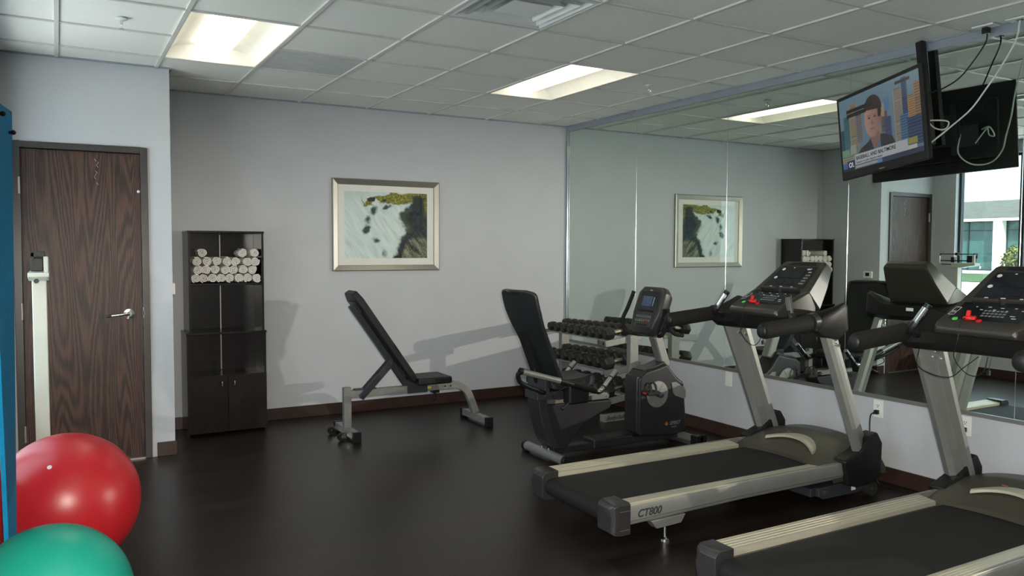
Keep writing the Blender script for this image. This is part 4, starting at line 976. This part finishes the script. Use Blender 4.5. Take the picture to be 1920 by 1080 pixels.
    for a0, a1 in ((.16, .46), (.54, .84)):
        p0, p1 = PU(a0, .02, .010), PU(a1, .02, .010)
        lp = B().obox((p0+p1)/2, R_, uu, nu_, (p0-p1).length/2, .007, .014).build('book_ledge', M['console'], hi, bevel=.003)
        B().obox((p0+p1)/2-uu*.013-nu_*.006, R_, uu, nu_, (p0-p1).length/2+.004, .009, .004).build('ledge_recess', M['black'], lp)
    kp = panel(PL, nl_, .10, .90, .14, .90, 'keypad_plate', M['lcd'], low_)
    for r in range(3):
        for k in range(6): B().obox(PL(.42+k*.045+(2-r)*.012, .34+r*.12, .0035), R_, ul, nl_, .0062, .0055, .001).build('key', M['key'], kp)
    for a, c, w in ((.28, .74, .008), (.42, .76, .014), (.56, .74, .014), (.70, .76, .010), (.80, .66, .012), (.36, .62, .012), (.50, .64, .012), (.64, .62, .008), (.76, .40, .02), (.80, .30, .018)):
        B().obox(PL(a, c, .003), R_, ul, nl_, w*.55, .0022, .0004).build('key_caption', M['print'], kp)
    for c0, c1 in ((.30, .44), (.47, .68)):
        b = B(); h_ = .0012
        for a0, a1, d0, d1 in ((.055, .125, c0, c0+.015), (.055, .125, c1-.015, c1), (.055, .060, c0, c1), (.120, .125, c0, c1)):
            tl, tr_, br_, bl = PL(a0, d1, .0028), PL(a1, d1, .0028), PL(a1, d0, .0028), PL(a0, d0, .0028)
            b.loft([[bl, br_, tr_, tl], [q+nl_*.0006 for q in (bl, br_, tr_, tl)]], True, False)
        b.build('warning_outline', M['print'], low_)
    panel(PL, nl_, .09, .20, .74, .95, 'storage_pocket', M['black'], low_, .001)
    B().lathe([(0, 0), (.013, 0), (.013, .004), (0, .005)], 20, PL(.19, .13, .001), nl_).build('start_button', M['greenbtn'], low_)
    B().lathe([(0, 0), (.013, 0), (.013, .004), (0, .005)], 20, PL(.48, .10, .001), nl_).build('stop_button', M['redbtn'], low_)
    p = PL(.34, .15, .008)
    B().sphere(p, .020, 16, 10, (.8, 1.15, .55)).obox(p+V_((.012, .004, .018)), (.3, 0, 1), (0, 1, 0), (1, 0, -.3), .018, .010, .006).obox(p+V_((0, -.022, .002)), (0, 1, 0), (1, 0, .3), (0, 0, 1), .016, .009, .008).build('safety_key', M['redbtn'], low_, bevel=.004)
    c0 = p+V_((-.045, .008, -.016))
    B().tube([p, p+V_((-.03, .004, -.004)), p+V_((-.055, .004, -.024)), V_((-.99, p.y, 1.085)), V_((-.985, p.y+.02, 1.00)), V_((-.96, p.y-.01, .935)), V_((-.955, p.y-.06, .915)), V_((-.955, p.y-.105, .945)), V_((-.945, p.y-.115, 1.01))], .0022, 8, 8).build('safety_cord', M['black'], t)
    B().tube([V_((-.93, yc-.06, 1.01)), V_((-.935, yc-.055, .975)), V_((-.935, yc-.05, .945))], .0018, 6, 4).box(-.942, -.928, yc-.056, yc-.044, .925, .948).build('cord_clip', M['black'], t)
    return t
tm = treadmill(-3.535); index_kids(); tm2 = copy_tree(tm); tm2.location = (-1.2+.005, -4.885, 0)
tag(tm2, 'nearer treadmill, cut off by the bottom right corner of the photo', 'treadmill', 'treadmills facing the mirrors'); tag(tm, tm['label'], 'treadmill', 'treadmills facing the mirrors')
# audio lead that only the nearer one shows
yn = -4.885; B().tube([(-.86, yn+.34, 1.0), (-.93, yn+.30, .93), (-.97, yn+.20, .90), (-.98, yn+.10, .90), (-.98, yn+.04, .95), (-.96, yn-.02, 1.01)], .0024, 8, 8).build('audio_lead', M['black'], tm2)

# ------------------------------------------------------------ television, pole, cables
def television():
    V_ = Vector; c = V_((-.313, -3.879, 2.239)); rt = V_((-.346, -.936, .067)).normalized(); up = V_((-.047, .069, .996)); up = (up-rt*up.dot(rt)).normalized(); n = rt.cross(up)
    t = thing('television', 'flat screen television showing a news interview, hung from the ceiling by the mirrors', 'television', tuple(c))
    W_, H_ = .838, .534
    def P(a, b_, w=0): return c+rt*a+up*b_+n*w
    def slab(a0, a1, b0, b1, w0, w1, nm, m, par=t, bev=0): return B().obox(P((a0+a1)/2, (b0+b1)/2, (w0+w1)/2), rt, up, n, (a1-a0)/2, (b1-b0)/2, (w1-w0)/2).build(nm, m, par, bevel=bev, seg=3)
    slab(-W_/2, W_/2, -H_/2, H_/2, -.030, 0, 'television_case', M['black'], t, .006)
    slab(-.33, .33, -.20, .17, -.062, -.028, 'rear_housing', M['black'], t, .012)
    for k in range(9): slab(-.25, .25, .085+k*.008, .088+k*.008, -.0635, -.0615, 'rear_vent', M['darkmetal'])
    slab(.10, .22, -.11, .02, -.064, -.0615, 'socket_panel', M['darkmetal'])
    slab(-.05, .06, -H_/2+.012, -H_/2+.018, .0003, .001, 'brand_mark', M['alu']) if False else slab(-.02, .03, -H_/2+.014, -H_/2+.020, .0003, .001, 'badge', M['alu'])
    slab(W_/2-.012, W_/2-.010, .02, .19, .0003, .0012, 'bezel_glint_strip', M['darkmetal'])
    # the picture on the screen, painted cell by cell
    a0, a1, b0, b1 = -W_/2+.026, W_/2-.026, -H_/2+.050, H_/2-.024
    NU, NV = 320, 180; me_b = B(); me_b.grid(lambda u, v: P(a0+(a1-a0)*u, b0+(b1-b0)*v, .0008), NU, NV, False)
    o = me_b.build('screen_image', M['screen'], t, recalc=False); me = o.data
    img = np.zeros((NV+1, NU+1, 3))        # row 0 at the top
    yy, xx = np.mgrid[0:NV+1, 0:NU+1]; X = xx/NU; Y = yy/NV
    img[:] = np.array([.13, .25, .34])*(1.0-.25*Y[..., None])+.05
    rnd = np.random.RandomState(5)
    def rect(x0, x1, y0, y1, col, stripes=None, vert=False, col2=(.1, .1, .12)):
        m = (X >= x0) & (X < x1) & (Y >= y0) & (Y < y1); img[m] = col
        if stripes:
            q = (X*NU if vert else Y*NV).astype(int) % stripes < max(1, stripes//2); img[m & q & (X > x0+.008) & (X < x1-.008)] = col2
    for q in [(0, .07, .42, .86, (.03, .11, .14), 4), (.05, .13, .25, .70, (.07, .20, .22), 5), (.13, .24, .10, .72, (.40, .34, .22), 4), (.215, .30, .20, .66, (.24, .22, .24), 5),
              (.44, .52, .38, .75, (.42, .30, .14), 5), (.47, .55, .30, .50, (.10, .28, .52), 0), (.54, .62, .36, .62, (.20, .14, .12), 4), (.58, .66, .44, .85, (.08, .10, .22), 5),
              (.53, .585, .24, .42, (.42, .34, .20), 0), (.585, .65, .20, .36, (.10, .25, .48), 0), (.70, .80, .13, .80, (.40, .34, .28), 4), (.80, .86, .03, .75, (.05, .10, .22), 5),
              (.86, .94, .28, .80, (.48, .28, .12), 5), (.76, .86, .48, .80, (.10, .22, .36), 6), (.93, 1.01, .14, .85, (.38, .24, .14), 6), (.84, 1.01, .55, .90, (.05, .09, .20), 7)]:
        rect(*q[:5], stripes=q[5] or None, vert=False, col2=tuple(.45*c_ for c_ in q[4]))
    rect(0, .30, .74, .92, (.16, .26, .18)); rect(0, .16, .80, .90, (.38, .40, .24), 5); rect(.12, .20, .66, .78, (.40, .40, .34)); rect(0, .10, .70, .78, (.20, .36, .26))
    def poly(pts, col):
        m = np.zeros_like(X, bool); n_ = len(pts)
        for i in range(n_):
            (xa, ya), (xb, yb) = pts[i], pts[(i+1) % n_]
            cond = ((ya > Y) != (yb > Y)) & (X < (xb-xa)*(Y-ya)/((yb-ya) if yb != ya else 1e-9)+xa); m ^= cond
        img[m] = col
    def ell(cx_, cy_, rx, ry, col, soft=0):
        d = ((X-cx_)/rx)**2+((Y-cy_)/ry)**2; m = d < 1; img[m] = col; return m, d
    # the man: jacket, shirt, neck, head, hair
    poly([(.19, 1.0), (.205, .82), (.26, .74), (.36, .68), (.56, .63), (.66, .70), (.715, .86), (.73, 1.0)], (.030, .030, .040))
    poly([(.36, .70), (.42, .66), (.50, .64), (.55, .68), (.54, 1.0), (.40, 1.0)], (.10, .19, .33))
    poly([(.36, .69), (.39, .64), (.43, .80), (.40, 1.0), (.345, 1.0)], (.035, .035, .045)); poly([(.52, .62), (.565, .66), (.56, 1.0), (.51, 1.0)], (.030, .030, .040))
    poly([(.385, .58), (.50, .55), (.52, .66), (.455, .80), (.405, .70)], (.30, .16, .12))
    m, d = ell(.430, .40, .098, .235, (.42, .25, .19)); sh = (X-.43)/.098; img[m] *= (1.05-.28*np.clip(sh[m], -1, 1))[:, None]
    ell(.535, .42, .016, .05, (.30, .16, .12))
    hair = (((X-.445)/.112)**2+((Y-.27)/.185)**2 < 1) & (Y < .27+.16*(X-.40)) | ((X > .505) & (X < .55) & (Y > .20) & (Y < .40) & (((X-.445)/.112)**2+((Y-.27)/.185)**2 < 1.05))
    img[hair] = (.040, .026, .018)
    for ex in (.395, .465): ell(ex, .375, .017, .011, (.055, .035, .03)); rect(ex-.022, ex+.022, .340, .350, (.07, .04, .03))
    poly([(.425, .38), (.412, .468), (.448, .468)], (.30, .16, .12)); rect(.398, .458, .515, .524, (.20, .07, .07)); rect(.410, .446, .538, .542, (.30, .16, .13))
    # closed caption bars, banner, ticker, logo
    for cx0, cx1, cy0, cy1 in ((.10, .44, .165, .215), (.10, .36, .225, .275), (.73, .90, .045, .085)): rect(cx0, cx1, cy0, cy1, (.012, .012, .012))
    rect(.17, .83, .800, .935, (.55, .57, .58)); rect(.83, .93, .885, .965, (.62, .62, .60)); rect(.84, .94, .80, .875, (.35, .34, .08)); rect(0, .16, .905, 1.01, (.01, .015, .03)); rect(.06, .165, .860, .965, (.02, .03, .10))
    rect(0, .06, .88, .96, (.03, .15, .40)); rect(.17, 1.01, .935, 1.01, (.03, .05, .09)); rect(.17, .46, .945, .985, (.40, .42, .44)); rect(.46, .52, .94, .99, (.12, .30, .55))
    cols = np.ones((len(me.vertices), 4)); k = 0
    vals = img[::-1]                          # vertex order: u major, v from the bottom
    cols[:, :3] = np.transpose(vals, (1, 0, 2)).reshape(-1, 3)
    ca = me.color_attributes.new('Col', 'FLOAT_COLOR', 'POINT'); ca.data.foreach_set('color', cols.astype(np.float32).ravel())
    def Q(u, v): return P(a0+(a1-a0)*u, b1-(b1-b0)*v, .0012)
    B().text('BASEBALL AND BALTIMORE', .032, Q(.185, .872), rt, up, .0002, 'LEFT', 0, .0004).text('Reaction to John Angelos tweets', .020, Q(.185, .922), rt, up, .0002).build('headline_text', M['screen_dark'], o)
    B().text('O!.', .042, Q(.082, .950), rt, up, .0002, 'LEFT', 0, .0008).text('live from studio', .012, Q(.52, .985), rt, up, .0002).build('channel_text', M['screen_light'], o) if False else B().text('O!.', .042, Q(.082, .950), rt, up, .0002, 'LEFT', 0, .0008).build('channel_text', M['screen_light'], o)
    # mount
    br = slab(-.12, .12, -.10, .10, -.075, -.062, 'mount_plate', M['darkmetal'], t, .003)
    slab(-.10, -.07, -.16, .16, -.085, -.074, 'mount_arm', M['darkmetal'], t, .002); slab(.07, .10, -.16, .16, -.085, -.074, 'mount_arm', M['darkmetal'], t, .002)
    p = thing('ceiling_mount_pole', 'black square pole dropping from the ceiling behind the television', 'mount', (-.055, -3.975, ROOM_H))
    B().bar((-.058, -3.965, ROOM_H), (-.048, -4.045, 2.13), (1, 0, 0), .020, .022).build('pole', M['black'], p, bevel=.002)
    e = P(0, 0, -.086); B().bar((-.055, -4.035, 2.24), e, (0, 0, 1), .022, .014).build('swivel_arm', M['black'], p, bevel=.002)
    ports = P(.12, -.03, -.064), P(.16, .0, -.064)
    def plate(x, y, lab):
        q = thing('ceiling_outlet', lab, 'outlet', (x, y, ROOM_H), 'outlets in the ceiling above the television')
        B().box(x-.036, x+.036, y-.060, y+.060, ROOM_H-.008, ROOM_H+.002).build('cover_plate', M['white'], q, bevel=.002)
        B().box(x-.013, x+.013, y-.014, y+.014, ROOM_H-.012, ROOM_H-.008).build('socket', M['key'], q)
    plate(-.070, -4.365, 'white outlet plate in the ceiling with the black plug, right of the television'); plate(-.060, -4.545, 'white outlet plate in the ceiling with the white cable, at the right edge')
    q = thing('television_power_cable', 'thin black cable looping from the ceiling plug to the television', 'cable', (-.068, -4.37, ROOM_H-.03))
    B().box(-.084, -.052, -4.386, -4.350, ROOM_H-.045, ROOM_H-.012).build('plug', M['black'], q, bevel=.003)
    B().tube([(-.068, -4.374, 2.72), (-.07, -4.368, 2.663), (-.09, -4.313, 2.568), (-.12, -4.257, 2.485), (-.17, -4.195, 2.431), (-.225, -4.13, 2.398), (-.235, -4.05, 2.33), ports[1]], .0042, 10, 8).build('cord', M['black'], q)
    q = B().tube([(-.060, -4.545, 2.745), (-.06, -4.528, 2.644), (-.09, -4.478, 2.521), (-.14, -4.423, 2.395), (-.2, -4.373, 2.28), (-.28, -4.303, 2.18), (-.35, -4.243, 2.10), (-.36, -4.17, 2.035), (-.30, -4.09, 2.03), (-.255, -4.03, 2.10), ports[0]], .0045, 12, 8).build('white_television_cable', M['cable_w'])
    tag(q, 'thick white cable sweeping from the ceiling down behind the television', 'cable')
    q = B().tube([P(.20, -.10, -.066), (-.33, -4.16, 2.245), (-.30, -4.182, 2.232), (-.27, -4.209, 2.193), (-.25, -4.250, 2.18), (-.22, -4.259, 2.205), (-.215, -4.235, 2.235), P(.24, -.02, -.075)], .0042, 12, 8).build('coiled_white_cable', M['cable_w'])
    tag(q, 'short white cable curling behind the right edge of the television', 'cable')
M['screen_dark'] = mat('screen_letter_dark', (.004, .004, .004), .8); M['screen_light'] = mat('screen_letter_light', (.02, .02, .02), .4, emis=(.6, .6, .6), estr=.8)
television()

# ------------------------------------------------------------ outside, seen through the window in the mirror
ground = struct('trim_7', B().box(-90, XL-.14, -60, 90, -.2, -.02), M['pave'])
ground.name = 'outdoor_paving'
b = B().box(-46, -33, -30, 60, -.02, .02); o = b.build('lawn', M['lawn']); o['kind'] = 'structure'
def building():
    X = -47.2; t = thing('office_building', 'low office building with green glass and white columns outside the window', 'building', (X-4, 20, 0))
    B().box(X-8, X-.5, -20, 60, -.1, 3.35).build('wall', M['extwhite'], t)
    B().prism([(X-.0, 3.40), (X-.0, 3.55), (X-5, 4.95), (X-12, 4.95), (X-12, 3.4)], 'y', -21, 61).build('roof', M['extroof'], t)
    B().box(X-.6, X+.15, -21, 61, 3.36, 3.52).build('fascia', M['extwhite'], t)
    y = -16.55
    k = 0
    while y < 58:
        B().box(X-.45, X+.10, y-.28, y+.28, -.02, 3.40).build('column', M['extwhite'], t)
        w = B().box(X-.50, X-.44, y+.28, y+4.02, .18, 3.36).build('window_bay', M['extglass'], t)
        fr = B()
        for yy in (y+.28, y+2.10, y+3.96): fr.box(X-.45, X-.38, yy, yy+.07, .18, 3.36)
        for z in (.18, 2.75, 3.30): fr.box(X-.45, X-.38, y+.28, y+4.02, z, z+.06)
        fr.build('window_frame', M['winframe'], w); y += 4.30; k += 1
building()
def shrub(x, y, r, z0, label):
    rnd = random.Random(int(x*7+y)); t = thing('outdoor_shrub', label, 'shrub', (x, y, 0)); b = B()
    for k in range(900):
        d = Vector((rnd.gauss(0, 1), rnd.gauss(0, 1), rnd.gauss(0, 1))).normalized()*r*rnd.uniform(.55, 1.0); p = Vector((x, y, z0))+Vector((d.x, d.y, d.z*1.1))
        if p.z < .05: continue
        a = Vector((rnd.gauss(0, 1), rnd.gauss(0, 1), rnd.gauss(0, 1))).normalized(); c_ = a.orthogonal().normalized(); s_ = r*.11
        b.add([p-a*s_, p+c_*s_*.5, p+a*s_, p-c_*s_*.5], [(0, 1, 2, 3)])
    b.build('foliage', M['leaf'], t, recalc=False)
    B().tube([(x, y, 0), (x+.03, y, z0*.6), (x-.02, y+.04, z0)], .05, 8, 3).build('stem', M['cab'], t)
shrub(-40, 17.1, .75, .95, 'yellow green shrub outside the window, seen in the mirror')
